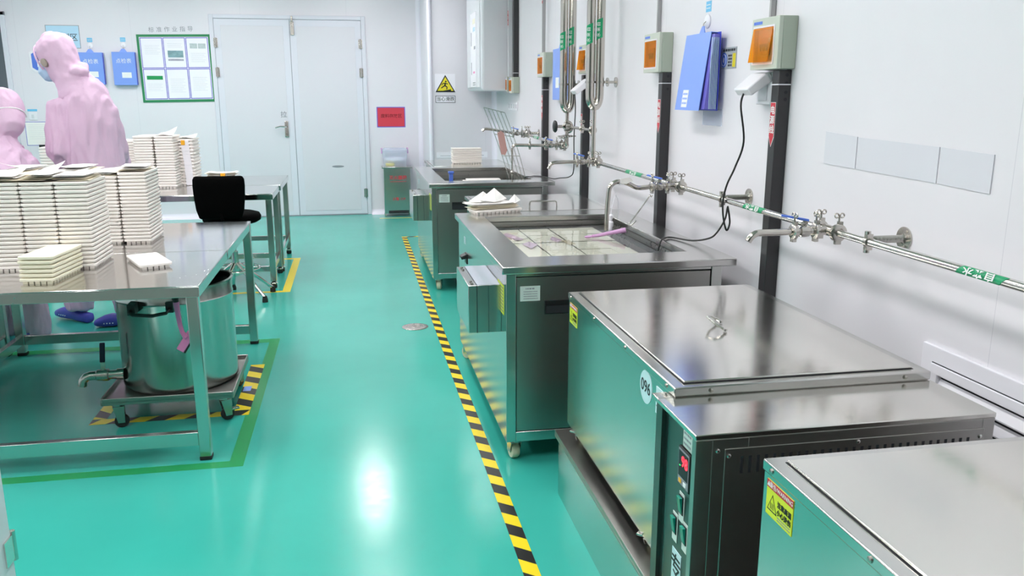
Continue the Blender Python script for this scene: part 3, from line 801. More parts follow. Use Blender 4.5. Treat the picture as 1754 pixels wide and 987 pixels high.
def cooker(label, x0, y0, y1, number):
    """lidded cooker: x0 aisle face, y0 near end, y1 far end"""
    X = lambda v: x0 + (v - 0.70)
    t = thing('cooker', label, 'cooker', (X(1.03), (y0 + y1) / 2, 0.246))
    zt = 0.765
    b = B(); b.box(X(0.703), X(1.357), y0 + 0.003, y1 - 0.003, 0.292, 0.745); b.obj('body', 'steel', t, bevel=0.002)
    b = B(); b.box(X(0.70), X(1.36), y0, y1, 0.743, zt); b.obj('top_rim', 'steel', t, bevel=0.003)
    b = B(); b.box(X(0.7305), X(1.328), y0 + 0.0235, y1 - 0.026, zt, zt + 0.0006); b.obj('lid_gap', 'dark', t)
    b = B(); b.box(X(0.733), X(1.326), y0 + 0.026, y1 - 0.028, zt + 0.0006, zt + 0.006)
    lid = b.obj('lid', 'steel_t', t, bevel=0.002)
    cx, cy = X(1.018), y0 + 0.44
    b = B()
    for k in (-1, 1):
        b.cyl((cx + 0.012 * k, cy + 0.042 * k, zt + 0.0085), (cx + 0.012 * k, cy + 0.042 * k, zt + 0.016), 0.006, n=10)
    q = [(cx - 0.012, cy - 0.042, zt + 0.012), (cx - 0.022, cy - 0.048, zt + 0.018), (cx - 0.040, cy - 0.035, zt + 0.030), (cx - 0.042, cy + 0.015, zt + 0.036), (cx - 0.018, cy + 0.048, zt + 0.030), (cx + 0.004, cy + 0.052, zt + 0.018), (cx + 0.012, cy + 0.042, zt + 0.012)]; b.tube(q, 0.0038, 8)
    b.obj('lid_handle', 'chrome', lid)
    for yy in (y1 - 0.035, y0 + 0.66, y0 + 0.36, y0 + 0.05):
        b = B(); b.lathe((X(0.70), yy, 0.754), (-1, 0, 0), [(0.0055, 0), (0.0055, 0.002), (0.003, 0.0035)], 12); b.obj('screw', 'cast', t)
    for xx in (0.79, 1.29):
        b = B(); b.lathe((X(xx), y0, 0.754), (0, -1, 0), [(0.0055, 0), (0.0055, 0.002), (0.003, 0.0035)], 12); b.obj('screw', 'cast', t)
    for k, (x, y) in enumerate(((X(0.735), y1 - 0.075), (X(0.735), y0 + 0.2), (X(1.30), y1 - 0.075), (X(1.30), y0 + 0.2))):
        swivel_caster(t, x, y, 0.292, 0.012, 'wheel', 0.8, 0.014)
    # control housing on the near end
    hz = 0.742; hy0, hy1 = y0 - 0.217, y0 + 0.0025
    b = B()
    b.box(X(0.662), X(1.362), hy0, hy1, hz - 0.012, hz)
    b.box(X(0.662), X(0.7025), hy1, hy1 + 0.04, hz - 0.012, hz)
    h = b.obj('housing_top', 'steel_t', t, bevel=0.002)
    b = B()
    b.box(X(0.664), X(0.70), hy0, hy0 + 0.020, 0.262, hz - 0.012)              # near corner post
    b.box(X(0.70), X(0.78), hy0, hy0 + 0.006, 0.262, hz - 0.012)
    b.box(X(1.33), X(1.36), hy0, hy1, 0.262, hz - 0.012)
    b.box(X(0.78), X(1.33), hy0, hy0 + 0.006, 0.262, hz - 0.012)
    b.box(X(0.664), X(1.36), hy0, hy1, 0.25, 0.262)
    h2 = b.obj('housing_shell', 'steel_d', t, bevel=0.001)
    b = B(); b.box(X(0.728), X(1.335), hy0 - 0.0022, hy0, 0.30, hz - 0.034)
    vp = b.obj('vent_panel', 'steel_d', t, bevel=0.001)
    b = B()
    n = 30
    for k in range(n):
        xx = X(0.766) + k * (0.53 / (n - 1)); b.box(xx - 0.0032, xx + 0.0032, hy0 - 0.0028, hy0 - 0.0021, 0.652, 0.690)
    b.obj('vent_slots', 'dark', vp)
    b = B()
    for xx, zz in ((0.712, 0.705), (0.736, 0.693), (1.325, 0.690), (1.03, 0.701)): b.lathe((X(xx), hy0 - (0.0022 if xx > 0.72 else 0), zz), (0, -1, 0), [(0.0048, 0), (0.0048, 0.0015), (0.0025, 0.003)], 12)
    b.obj('screw', 'chrome', vp)
    # recessed control panel facing the aisle
    px = X(0.684)
    b = B(); b.box(px, px + 0.004, hy0 + 0.020, hy1, 0.262, hz - 0.012)
    cp = b.obj('control_panel', 'panel_dark', t)
    b = B(); b.box(X(0.674), X(0.7025), hy1, hy1 + 0.036, 0.262, hz - 0.012); b.obj('side_wing', 'panel_dark', t)
    b = B(); b.box(px - 0.0006, px, hy1 - 0.022, hy1 - 0.020, 0.262, hz - 0.012); b.obj('panel_seam', 'chrome', cp)
    if number:
        yc = hy0 + 0.088
        b = B(); b.box(px - 0.006, px, yc - 0.03, yc + 0.035, 0.580, 0.670); ct = b.obj('controller', 'black', t, bevel=0.002)
        b = B(); b.box(px - 0.0068, px - 0.006, yc - 0.026, yc + 0.031, 0.584, 0.666); b.obj('bezel', 'ink_g', ct)
        b = B(); b.box(px - 0.0074, px - 0.0068, yc - 0.023, yc + 0.028, 0.603, 0.662); b.obj('display', 'ink', ct)
        text('98', 0.034, 'led_r', (px - 0.0075, yc - 0.006, 0.641), R_R, R_U, ct, 'digits', bold=0.0006)
        b = B(); b.box(px - 0.0078, px - 0.0074, yc + 0.017, yc + 0.022, 0.627, 0.629); b.obj('indicator', 'led_g', ct)
        b = B(); b.box(px - 0.0080, px - 0.0068, yc + 0.010, yc + 0.024, 0.588, 0.597); b.obj('button', 'orange_tag', ct)
        b = B(); b.box(px - 0.0080, px - 0.0068, yc - 0.016, yc - 0.002, 0.588, 0.597); b.obj('button', 'ink_w', ct)
        c = V((px, hy0 + 0.086, 0.693)); b = B(); card(b, c, R_R, R_U, 0.05, 0.042); b.obj('notice', 'label', cp)
        lines('small_print', cp, c, R_R, R_U, 0.042, 3, 0.012, 0.005, 'ink_g', 0.0014)
        for (yy, zz) in ((hy0 + 0.103, 0.530), (hy0 + 0.135, 0.466), (hy0 + 0.078, 0.470)):
            b = B(); b.box(px - 0.0015, px, yy - 0.014, yy + 0.014, zz - 0.038, zz + 0.032); sw = b.obj('switch', 'label', t, bevel=0.0005)
            b = B(); b.box(px - 0.004, px - 0.0015, yy - 0.012, yy + 0.012, zz - 0.018, zz + 0.026); b.obj('switch_frame', 'ink', sw, bevel=0.001)
            b = B(); b.hexa([(px - 0.004, yy - 0.009, zz - 0.015), (px - 0.0045, yy - 0.009, zz - 0.015), (px - 0.0045, yy + 0.009, zz - 0.015), (px - 0.004, yy + 0.009, zz - 0.015), (px - 0.004, yy - 0.009, zz + 0.023), (px - 0.011, yy - 0.009, zz + 0.023), (px - 0.011, yy + 0.009, zz + 0.023), (px - 0.004, yy + 0.009, zz + 0.023)]); b.obj('rocker', 'sw_green', sw)
        c = V((px, hy0 + 0.118, 0.368)); b = B(); card(b, c, R_R, R_U, 0.052, 0.085); b.obj('station_card', 'label_b', cp)
        text('专', 0.062, 'ink', c - V((0.0012, 0, 0)), R_R, R_U, cp, bold=0.0004)
    # labels on the aisle face
    fx = X(0.703)
    c = V((fx, y1 - 0.066, 0.700)); b = B(); card(b, c, R_R, R_U, 0.094, 0.068, 0.001); wl = b.obj('warning_label', 'warn', t)
    b = B(); card(b, c + V((-0.001, 0, 0.0265)), R_R, R_U, 0.094, 0.015, 0.0004); b.obj('red_band', 'red', wl)
    text('警告/WARNING', 0.0115, 'ink_w', c + V((-0.0014, -0.006, 0.0265)), R_R, R_U, wl)
    b = B(); q = c + V((-0.0014, 0.040, 0.0265)); b.prism([q + V((0, 0, 0.0055)), q + V((0, 0.006, -0.0045)), q + V((0, -0.006, -0.0045))], (-0.0002, 0, 0)); b.obj('caution_mark', 'ink_w', wl)
    def tri3(k, m, e):
        b = B(); q = V((fx - 0.001 - e, y1 - 0.042, 0.690)); b.prism([q + V((0, 0, 0.021 * k)), q + V((0, 0.018 * k, -0.013 * k)), q + V((0, -0.018 * k, -0.013 * k))], (-0.0002, 0, 0)); b.obj('hazard_triangle', m, wl)
    tri3(1, 'ink', 0); tri3(0.8, 'warn', 0.0003)
    b = B(); q = V((fx - 0.0016, y1 - 0.042, 0.688))
    for k in (-1, 0, 1): b.obox(q + V((0, 0.005 * k, 0.0)), (0.0001, 0, 0), (0, 0.001, 0.001), (0, 0, 0.006))
    b.obj('heat_mark', 'ink', wl)
    text('注意高温', 0.0125, 'ink', (fx - 0.001, y1 - 0.085, 0.701), R_R, R_U, wl, bold=0.0003)
    text('小心烫伤', 0.0125, 'ink', (fx - 0.001, y1 - 0.085, 0.686), R_R, R_U, wl, bold=0.0003)
    lines('small_print', wl, V((fx - 0.001, y1 - 0.085, 0.674)), R_R, R_U, 0.046, 2, 0.005, 0.002, 'ink_g', 0.0002)
    if number:
        c = V((fx, 1.905, 0.700)); b = B(); b.lathe(c, (-1, 0, 0), [(0.043, 0), (0.043, 0.001)], 40); nd = b.obj('number_disc', 'label_b', t)
        text('096', 0.046, 'ink', c - V((0.001, 0, 0)), R_R, R_U, nd, bold=0.0002)
        c = V((fx, 1.782, 0.695)); b = B(); card(b, c, R_R, R_U, 0.098, 0.068); nc = b.obj('machine_card', 'label_b', t)
        text('机器', 0.014, 'ink', c + V((-0.0012, -0.03, 0.014)), R_R, R_U, nc)
        lines('small_print', nc, c + V((0, 0.01, 0.0)), R_R, R_U, 0.07, 3, 0.014, 0.004, 'ink_g', 0.0014)
    return t
cooker('stainless lidded cooker numbered 096 with a control panel, on the low base', 0.70, 1.712, 2.69, True)
cooker('nearest stainless lidded cooker, its flat lid filling the corner nearest the viewer', 0.722, 0.33, 1.325, False)
WL['caster_floor'] = V((0, 0, 0))

# pale steel cabinet whose edge enters at the lower left; the rest is unseen
t = thing('steel_cabinet', 'pale steel cabinet edge with a hinge at the lower left corner', 'cabinet', (-1.6, 1.4, 0))
b = B(); b.box(-2.6, -0.681, 1.2, 1.6, 0.06, 0.80)  # unseen body widened leftwards and greyed for the table apron's reflection
for x in (-2.58, -0.71):
    for y in (1.22, 1.57): b.box(x, x + 0.02, y, y + 0.02, 0, 0.06)
b.obj('body', 'cabinet_grey', t, bevel=0.003)
b = B(); b.box(-0.680, -0.672, 1.21, 1.592, 0.07, 0.79); b.obj('door', 'ac', t, bevel=0.002)
b = B(); b.cyl((-0.672, 1.598, 0.55), (-0.672, 1.598, 0.61), 0.006, n=10); b.box(-0.672, -0.669, 1.555, 1.592, 0.555, 0.605); b.obj('hinge', 'chrome', t)

# ------------------------------------------------------------------ right wall: square posts, breaker boxes, conduits
def post(y, z0, z1, label, sticker=None, tie=None, holes=()):
    t = thing('wall_post', label, 'post', (WX - 0.025, y + 0.025, z0), 'charcoal square posts')
    b = B(); b.box(WX - 0.05, WX - 0.0005, y, y + 0.05, z0, z1); b.obj('tube', 'post', t, bevel=0.003)
    if holes:
        b = B()
        for z in holes: b.lathe((WX - 0.02, y - 0.0006, z), (0, -1, 0), [(0.0065, 0), (0.0065, 0.0005)], 12)
        b.obj('bolt_holes', 'ink', t)
    if tie is not None:
        b = B(); b.box(WX - 0.0515, WX - 0.0005, y - 0.0015, y + 0.0515, tie, tie + 0.004); b.obj('cable_tie', 'white', t)
    if sticker is not None:
        z0, z1 = sticker
        c = WX - 0.0504; yc = y + 0.027; w = 0.019
        def arrow(m, e, k):
            b = B(); zz0, zz1 = z0 + k * 2, z1 - k; ww = w - k
            b.prism([(c - e, yc + ww, zz1), (c - e, yc - ww, zz1), (c - e, yc - ww, zz0 + 0.035), (c - e, yc, zz0), (c - e, yc + ww, zz0 + 0.035)], (-0.0003, 0, 0))
            return b
        a = arrow('ink_w', 0, 0).obj('arrow_sticker', 'ink_w', t)
        arrow('red', 0.0003, 0.0018).obj('arrow_face', 'red', a)
        h = (z1 - z0)
        for k, ch in enumerate('电源线'):
            text(ch, 0.032, 'ink_w', (c - 0.0007, yc, z1 - 0.03 - k * (h - 0.05) / 3.2), R_R, R_U, a, bold=0.0006)
    return t

post(2.837, 0.052, 1.508, 'charcoal square post behind the numbered cooker, under the open amber breaker box', (1.235, 1.395), 1.455, (1.49, 1.462, 1.43, 1.405))
post(4.005, 0.052, 1.528, 'charcoal square post beside the blue hanging clip folder', (1.235, 1.40), 1.475, (1.51, 1.48, 1.45))
post(5.455, 0.052, 1.55, 'charcoal square post half hidden behind the twin riser pipes', (1.215, 1.30))
post(6.66, 0.052, 1.558, 'charcoal square post between the tanks and the far folder', (1.22, 1.42), 1.46, (1.53, 1.50, 1.48))
post(7.91, 1.585, CZ - 0.001, 'charcoal square post hanging from above beside the white wall unit', None, 1.62, (1.70, 1.68, 1.66, 1.64))

def breaker(y0, y1, z0, z1, label, ajar=0.0, xf=1.478):
    t = thing('breaker_box', label, 'breaker box', (WX - 0.04, (y0 + y1) / 2, z0), 'wall breaker boxes')
    w, h = y1 - y0, z1 - z0
    b = B(); b.box(xf + 0.016, WX - 0.0005, y0, y1, z0, z1); b.obj('box', 'sage', t, bevel=0.003)
    # cover with a window cut out
    a0, a1, c0, c1 = y0 + w * 0.2, y1 - w * 0.12, z0 + h * 0.16, z1 - h * 0.22
    b = B(); O = lambda x: [(x, y0, z0), (x, y1, z0), (x, y1, z1), (x, y0, z1)]; I = lambda x: [(x, a0, c0), (x, a1, c0), (x, a1, c1), (x, a0, c1)]
    b.rings([O(xf + 0.016), O(xf), I(xf), I(xf + 0.0155)], closed=True)
    cv = b.obj('cover', 'sage_l', t, bevel=0.002)
    b = B(); b.box(xf + 0.0145, xf + 0.0156, a0, a1, c0, c1); b.obj('window_well', 'sage', cv)
    b = B(); ym = (a0 + a1) / 2; b.box(xf + 0.004, xf + 0.0145, ym - w * 0.12, ym + w * 0.14, c0 + h * 0.12, c0 + h * 0.46)
    br = b.obj('breaker', 'ink_g', t, bevel=0.001)
    b = B(); b.box(xf + 0.0005, xf + 0.004, ym - w * 0.13, ym + w * 0.15, c0 + h * 0.28, c0 + h * 0.34)
    for k in (-0.09, 0.0, 0.1): b.box(xf + 0.001, xf + 0.004, ym + w * k - 0.006, ym + w * k + 0.006, c0 + h * 0.20, c0 + h * 0.28)
    b.obj('toggle', 'black', br)
    # amber flap hinged at the top
    d = V((-math.sin(ajar), 0, -math.cos(ajar))); L = c1 - c0 + 0.008; top = V((xf - 0.002, 0, c1 + 0.004)); nn = V((-math.cos(ajar), 0, math.sin(ajar)))
    def pt(y, s, o): return top + V((0, y, 0)) + d * s + nn * o
    b = B(); b.hexa([pt(a0 - .004, 0, 0), pt(a1 + .004, 0, 0), pt(a1 + .004, L, 0), pt(a0 - .004, L, 0), pt(a0 - .004, 0, 0.003), pt(a1 + .004, 0, 0.003), pt(a1 + .004, L, 0.003), pt(a0 - .004, L, 0.003)])
    fl = b.obj('amber_flap', 'orange', t)
    b = B()
    b.box(xf - 0.002, xf, a0 - 0.012, a0 - 0.005, c0 - 0.012, c1 + 0.012); b.box(xf - 0.002, xf, a1 + 0.005, a1 + 0.012, c0 - 0.012, c1 + 0.012); b.box(xf - 0.002, xf, a0 - 0.005, a1 + 0.005, c0 - 0.012, c0 - 0.005); b.box(xf - 0.002, xf, a0 - 0.005, a1 + 0.005, c1 + 0.006, c1 + 0.012)
    b.obj('window_trim', 'white', cv)
    b = B(); b.box(xf - 0.0008, xf, y1 - w * 0.38, y1 - w * 0.06, z1 - h * 0.12, z1 - h * 0.06); b.obj('blue_sticker', 'blue', cv)
    return t
breaker(2.818, 3.023, 1.511, 1.692, 'sage breaker box with its amber window flap ajar, above the nearest post', 0.13)
breaker(4.004, 4.222, 1.530, 1.718, 'sage breaker box with closed amber window, beside the clip folder')
breaker(5.30, 5.50, 1.555, 1.735, 'sage breaker box half hidden behind the nearer twin riser pipes', 0.12)
breaker(6.545, 6.77, 1.560, 1.745, 'sage breaker box between the far blue folder and the white wall unit')
breaker(7.875, 8.03, 1.438, 1.585, 'small sage breaker box under the hanging post, nearer of two')
breaker(8.045, 8.095, 1.45, 1.59, 'narrow sage breaker box tight against the white wall unit', xf=1.46)

def conduit(y, x, z0, z1, r, m, label, sticker=None, name='conduit'):
    t = thing(name, label, 'conduit', (x, y, z0), 'wall conduits')
    b = B(); b.box(x - r, min(x + r * 1.3, WX - 0.0005), y - r, y + r, z0, z1); b.obj('duct', m, t, bevel=0.002)
    if sticker:
        z0, z1 = sticker
        b = B(); b.box(x - r - 0.0006, x - r, y - r * 1.3, y + r * 1.3, z0, z1); s = b.obj('red_sticker', 'red', t)
        for k, ch in enumerate('电源线'): text(ch, 0.034, 'ink_w', (x - r - 0.0006, y, z1 - (k + 0.5) * (z1 - z0) / 3), R_R, R_U, s)
    return t
conduit(2.995, WX - 0.012, 1.6925, CZ - 0.001, 0.008, 'conduit', 'grey wall conduit above the open breaker box')
conduit(4.19, WX - 0.012, 1.7185, CZ - 0.001, 0.008, 'conduit', 'grey wall conduit above the closed breaker box by the folder')
conduit(6.70, WX - 0.04, 1.7455, CZ - 0.001, 0.011, 'conduit', 'thin grey wall conduit above the breaker box beside the far folder', (2.12, 2.3))
conduit(8.06, 1.49, 1.5905, CZ - 0.001, 0.016, 'ac', 'pale conduit with a red sticker beside the hanging post', (2.06, 2.19))

# white socket with the lid flipped up
t = thing('wall_socket', 'white wall socket with its splash lid lifted by a plug, beneath open breaker box', 'socket', (WX, 3.0, 1.39))
b = B(); b.box(WX - 0.03, WX - 0.0005, 2.93, 3.045, 1.385, 1.503); b.obj('base_plate', 'white', t, bevel=0.004)
b = B(); b.box(WX - 0.034, WX - 0.03, 2.955, 3.02, 1.40, 1.48); b.obj('socket_face', 'ac', t, bevel=0.003)
d = V((-0.78, 0, -0.62)).normalized(); n = V((-0.62, 0, 0.78)); c0 = V((WX - 0.035, 2.987, 1.498))
b = B(); b.rings([[c0 + V((0, y, 0)) + d * s + n * o for (y, s, o) in ((-0.058, 0.0, -0.03), (-0.058, 0.105, -0.02), (-0.058, 0.105, 0.012), (-0.058, 0.02, 0.014), (-0.058, 0, 0.008))], [c0 + V((0, y, 0)) + d * s + n * o for (y, s, o) in ((0.058, 0.0, -0.03), (0.058, 0.105, -0.02), (0.058, 0.105, 0.012), (0.058, 0.02, 0.014), (0.058, 0, 0.008))]])
b.obj('splash_lid', 'white', t, bevel=0.006, seg=3)
t = thing('wall_socket', 'white wall socket with lifted lid behind the twin riser pipes', 'socket', (WX, 5.42, 1.39))
b = B(); b.box(WX - 0.03, WX - 0.0005, 5.33, 5.44, 1.40, 1.51); b.obj('base_plate', 'white', t, bevel=0.004)
c0 = V((WX - 0.035, 5.385, 1.52))
b = B(); b.rings([[c0 + V((0, y, 0)) + d * s + n * o for (s, o) in ((0.0, -0.03), (0.13, -0.02), (0.13, 0.012), (0.02, 0.014), (0, 0.008))] for y in (-0.055, 0.055)])
b.obj('splash_lid', 'white', t, bevel=0.006, seg=3)

def smooth_path(pts, n=8):
    pts = [V(p) for p in pts]; out = []
    for i in range(len(pts) - 1):
        p0, p1, p2, p3 = pts[max(i - 1, 0)], pts[i], pts[i + 1], pts[min(i + 2, len(pts) - 1)]
        for k in range(n):
            t = k / n
            out.append(0.5 * ((2 * p1) + (p2 - p0) * t + (2 * p0 - 5 * p1 + 4 * p2 - p3) * t * t + (3 * p1 - p0 - 3 * p2 + p3) * t ** 3))
    out.append(pts[-1]); return out

def cord(pts, r, m, label, name='power_cord'):
    b = B(); b.tube(smooth_path(pts), r, 7)
    return tag(b.obj(name, m, smooth=80), label, 'cord')
cord([(1.440, 2.985, 1.425), (1.42, 2.96, 1.38), (1.435, 2.95, 1.25), (1.43, 3.0, 1.15), (1.425, 3.05, 1.08), (1.417, 3.06, 1.015), (1.420, 3.055, 0.95), (1.434, 3.05, 0.90), (1.446, 3.05, 0.93), (1.438, 3.055, 0.985), (1.442, 3.07, 0.985), (1.462, 3.13, 0.93), (1.462, 3.2, 0.865), (1.445, 3.24, 0.835), (1.41, 3.33, 0.812), (1.37, 3.46, 0.8055), (1.33, 3.44, 0.808), (1.305, 3.41, 0.806), (1.288, 3.39, 0.79), (1.28, 3.385, 0.762)], 0.0038, 'cord', 'black cord looping from the near socket round the pipe into the tank')
cord([(1.425, 5.39, 1.447), (1.44, 5.42, 1.33), (1.46, 5.52, 1.14), (1.47, 5.55, 0.93), (1.468, 5.65, 0.868), (1.472, 5.95, 0.83), (1.464, 6.12, 0.808), (1.44, 6.33, 0.8045), (1.38, 6.40, 0.8045), (1.33, 6.34, 0.8055), (1.300, 6.32, 0.808), (1.284, 6.31, 0.797), (1.28, 6.31, 0.72)], 0.0036, 'cord', 'black cord from the farther socket dipping into the farther tank')

# ------------------------------------------------------------------ water pipes
PXX = 1.435
def clamp(b, c, ax, R=0.024):
    """tri-clamp ring with its bolt and wing nut"""
    c = V(c); x, y, z = basis(ax)
    b.lathe(c - z * 0.009, z, [(0.011, 0), (R - 0.004, 0.001), (R, 0.004), (R, 0.014), (R - 0.004, 0.017), (0.011, 0.018)], 24)
    u = V((0, 0, 1)) if abs(z.z) < 0.9 else V((-1, 0, 0))
    s = z.cross(u)
    b.obox(c + u * (R + 0.002) + s * 0.004, s * 0.007, z * 0.006, u * 0.006)
    b.obox(c - u * (R + 0.002), s * 0.009, z * 0.006, u * 0.006)
    b.cyl(c + u * R, c + u * (R + 0.024), 0.0032, n=8)
    b.torus(c + u * (R + 0.026) + s * 0.009, z, 0.0065, 0.0024, 14, 6); b.torus(c + u * (R + 0.026) - s * 0.009, z, 0.0065, 0.0024, 14, 6)
    return b

def bracket(t, y, z, x=PXX):
    b = B(); b.lathe((WX - 0.0005, y, z + 0.006), (-1, 0, 0), [(0.034, 0), (0.034, 0.004), (0.015, 0.006), (0.011, 0.012), (0.011, WX - x - 0.02), (0.006, WX - x - 0.012)], 20)
    for k in range(3): b.cyl((WX - 0.005, y + 0.025 * math.cos(2.1 * k), z + 0.006 + 0.025 * math.sin(2.1 * k)), (WX - 0.008, y + 0.025 * math.cos(2.1 * k), z + 0.006 + 0.025 * math.sin(2.1 * k)), 0.004, n=8)
    b.lathe((x, y - 0.007, z), (0, 1, 0), [(0.0118, 0), (0.0155, 0), (0.0155, 0.014), (0.0118, 0.014)], 18)
    for k in (-1, 1):
        b.box(x - 0.009, x + 0.009, y - 0.008, y + 0.008, z + k * 0.018 - 0.005, z + k * 0.018 + 0.005)
        b.cyl((x - 0.004, y, z + k * 0.022), (x - 0.004, y, z + k * 0.031), 0.0085, n=10)
    return b.obj('bracket', 'cast', t)

def tap(t, y, z, spout, lever_side=-1, tag_it=False, x=PXX):
    """tee on the rail, tri-clamps, ball valve and a spout reaching over the tank"""
    b = B()
    b.lathe((x, y - 0.03, z), (0, 1, 0), [(0.0118, 0), (0.0165, 0.0), (0.0175, 0.03), (0.0165, 0.06), (0.0118, 0.06)], 18)
    b.cyl((x, y, z), (x - 0.05, y, z), 0.0135)
    clamp(b, (x, y - 0.05, z), (0, 1, 0), 0.027); clamp(b, (x, y + 0.05, z), (0, 1, 0), 0.025); clamp(b, (x - 0.045, y, z), (1, 0, 0), 0.025)
    b.obj('tee_fitting', 'cast', t)
    b = B()
    b.lathe((x - 0.054, y, z), (-1, 0, 0), [(0.012, 0), (0.012, 0.012), (0.017, 0.016), (0.019, 0.03), (0.017, 0.044), (0.012, 0.048), (0.012, 0.062)], 18)
    b.cyl((x - 0.084, y, z + 0.014), (x - 0.084, y, z + 0.032), 0.007, n=12); b.box(x - 0.092, x - 0.076, y - 0.007, y + 0.007, z + 0.022, z + 0.028)
    clamp(b, (x - 0.118, y, z), (1, 0, 0), 0.024)
    v = b.obj('ball_valve', 'cast', t)
    b = B(); d = V((-0.5, 0.86, 0.12)).normalized() if lever_side > 0 else V((-0.92, 0.3, 0.16)).normalized()
    s = d.cross(V((0, 0, 1))).normalized()
    b.obox(V((x - 0.084, y, z + 0.036)) + d * 0.03, d * 0.042, s * 0.0065, V((0, 0, 0.0035))); b.obj('lever', 'blue', v, bevel=0.002)
    b = B(); b.tube(smooth_path([(x - 0.126, y, z)] + spout, 6), 0.0105, 12); b.obj('spout', 'pipe', t, smooth=60)

def run_label(t, y0, y1, z0, z1, x=PXX, r=0.0115, txt='自来水', flip=True):
    """green sleeve sticker round the rail"""
    b = B(); n = 10; rs = []
    sk = 0.018 if y1 > y0 else -0.018
    for (y, z) in ((y0, z0), (y1, z1)):
        rs.append([V((x - (r + 0.0007) * math.cos(a), y + sk * (a / 1.6), z + (r + 0.0007) * math.sin(a))) for a in [(-0.9 + 2.2 * k / n) for k in range(n + 1)]])
    A = [[b.bm.verts.new(p) for p in q] for q in rs]
    for k in range(n): b.face([A[0][k], A[0][k + 1], A[1][k + 1], A[1][k]])
    g = b.obj('green_sticker', 'green_l', t, smooth=80)
    c = V((x - (r + 0.0009) * math.cos(0.35), (y0 + y1) / 2, (z0 + z1) / 2 + (r + 0.0009) * math.sin(0.35)))
    up = V((math.sin(0.35), 0, math.cos(0.35))); rt = V((0, -1, 0))
    if flip: rt, up = -rt, -up
    text(txt, 0.021, 'ink_w', c, rt, up, g, push=0.0012, sx=1.7, bold=0.0004)
RZ = lambda y: 1.0085 + (y - 1.6) * 0.0052
def rail(t, ya, yb, x=PXX, zf=RZ, r=0.0115):
    b = B(); b.cyl((x, ya, zf(ya)), (x, yb, zf(yb)), r, n=20); return b.obj('rail_pipe', 'chrome', t)

t = thing('water_pipe', 'long polished water rail with three taps along the right wall, fed by the nearer riser', 'pipe', (PXX, 2.6, 1.0))
rail(t, 0.9, 4.9)
for y in (2.125, 3.105): bracket(t, y, RZ(y))
z = RZ(2.33); tap(t, 2.33, z, [(1.26, 2.33, z - 0.001), (1.21, 2.33, z - 0.001), (1.192, 2.33, z - 0.003), (1.178, 2.33, z - 0.012), (1.168, 2.33, z - 0.026)], -1)
z = RZ(3.59); tap(t, 3.59, z, [(1.285, 3.59, z - 0.004), (1.245, 3.59, z - 0.004), (1.205, 3.59, z + 0.014), (1.17, 3.59, z + 0.024), (1.14, 3.59, z + 0.020), (1.118, 3.59, z - 0.002), (1.112, 3.59, z - 0.05), (1.109, 3.59, 0.92), (1.107, 3.59, 0.85), (1.107, 3.59, 0.825)], 1)
z = RZ(4.9) + 0.004; tap(t, 4.9, z, [(1.27, 4.9, z), (1.21, 4.9, z - 0.002), (1.175, 4.9, z - 0.004), (1.155, 4.9, z - 0.014), (1.142, 4.9, z - 0.04)], 1)
run_label(t, 4.30, 4.05, RZ(4.30), RZ(4.05)); run_label(t, 2.90, 2.75, RZ(2.9), RZ(2.75)); run_label(t, 1.745, 1.60, RZ(1.745), RZ(1.6))

def riser(t, y, xa, xb, zb, zj, tie_z, lab, reach):
    """two upright tubes meeting in a U, with the outlet dropping from the bend"""
    xm = (xa + xb) / 2; r = 0.0255; h = (xb - xa) / 2
    b = B()
    pts = [(xa, y, CZ - 0.001), (xa, y, zb + 0.10)] + [(xm - h * math.cos(a), y, zb + 0.028 + 0.07 * (1 - math.sin(a))) for a in [PI * k / 10 for k in range(1, 10)]] + [(xb, y, zb + 0.10), (xb, y, CZ - 0.001)]
    b.tube(pts, r, 16); b.obj('riser_tube', 'pipe', t, smooth=70)
    b = B(); b.tube([(xm, y, zb + 0.03), (xm, y, zb - 0.02), (xm, y, zj + 0.02), (xm + 0.004, y, zj)], 0.0125, 14); b.obj('drop_pipe', 'pipe', t, smooth=60)
    b = B()
    for x in (xa, xb): b.lathe((x, y, tie_z - 0.006), (0, 0, 1), [(r + 0.0003, 0), (r + 0.004, 0), (r + 0.004, 0.012), (r + 0.0003, 0.012)], 20)
    b.cyl((xb + r, y, tie_z), (WX - 0.008, y, tie_z), 0.008, n=10); b.lathe((WX - 0.0005, y, tie_z), (-1, 0, 0), [(0.03, 0), (0.03, 0.006), (0.012, 0.008)], 18); b.lathe((xb + r + 0.018, y, tie_z), (1, 0, 0), [(0.026, 0), (0.026, 0.008)], 18)
    b.obj('wall_tie', 'cast', t)
    for x, dz in ((xa, 0.0), (xb, 0.03)):
        b = B(); n = 10; rs = []
        a0, a1 = (PI * 0.95, PI * 1.55)
        A = []
        for z in (lab[0] + dz, lab[1] + dz):
            A.append([b.bm.verts.new((x + (r + 0.0006) * math.cos(a0 + (a1 - a0) * k / n), y + (r + 0.0006) * math.sin(a0 + (a1 - a0) * k / n), z + (0.018 * k / n))) for k in range(n + 1)])
        for k in range(n): b.face([A[0][k], A[0][k + 1], A[1][k + 1], A[1][k]])
        g = b.obj('green_sticker', 'green_l', t, smooth=80)
        am = 1.27 * PI; nn = V((math.cos(am), math.sin(am), 0))
        for k, ch in enumerate('自来水'):
            text(ch, 0.026, 'ink_w', V((x, y, lab[1] + dz - 0.018 - k * (lab[1] - lab[0] - 0.02) / 3)) + nn * (r + 0.0008), V((0, 0, 1)), -V((0, 0, 1)).cross(nn) , g, push=0.0014)
    return xm
riser(t, 4.9, 1.388, 1.447, 1.325, 1.045, 1.495, (1.70, 1.81), 0)

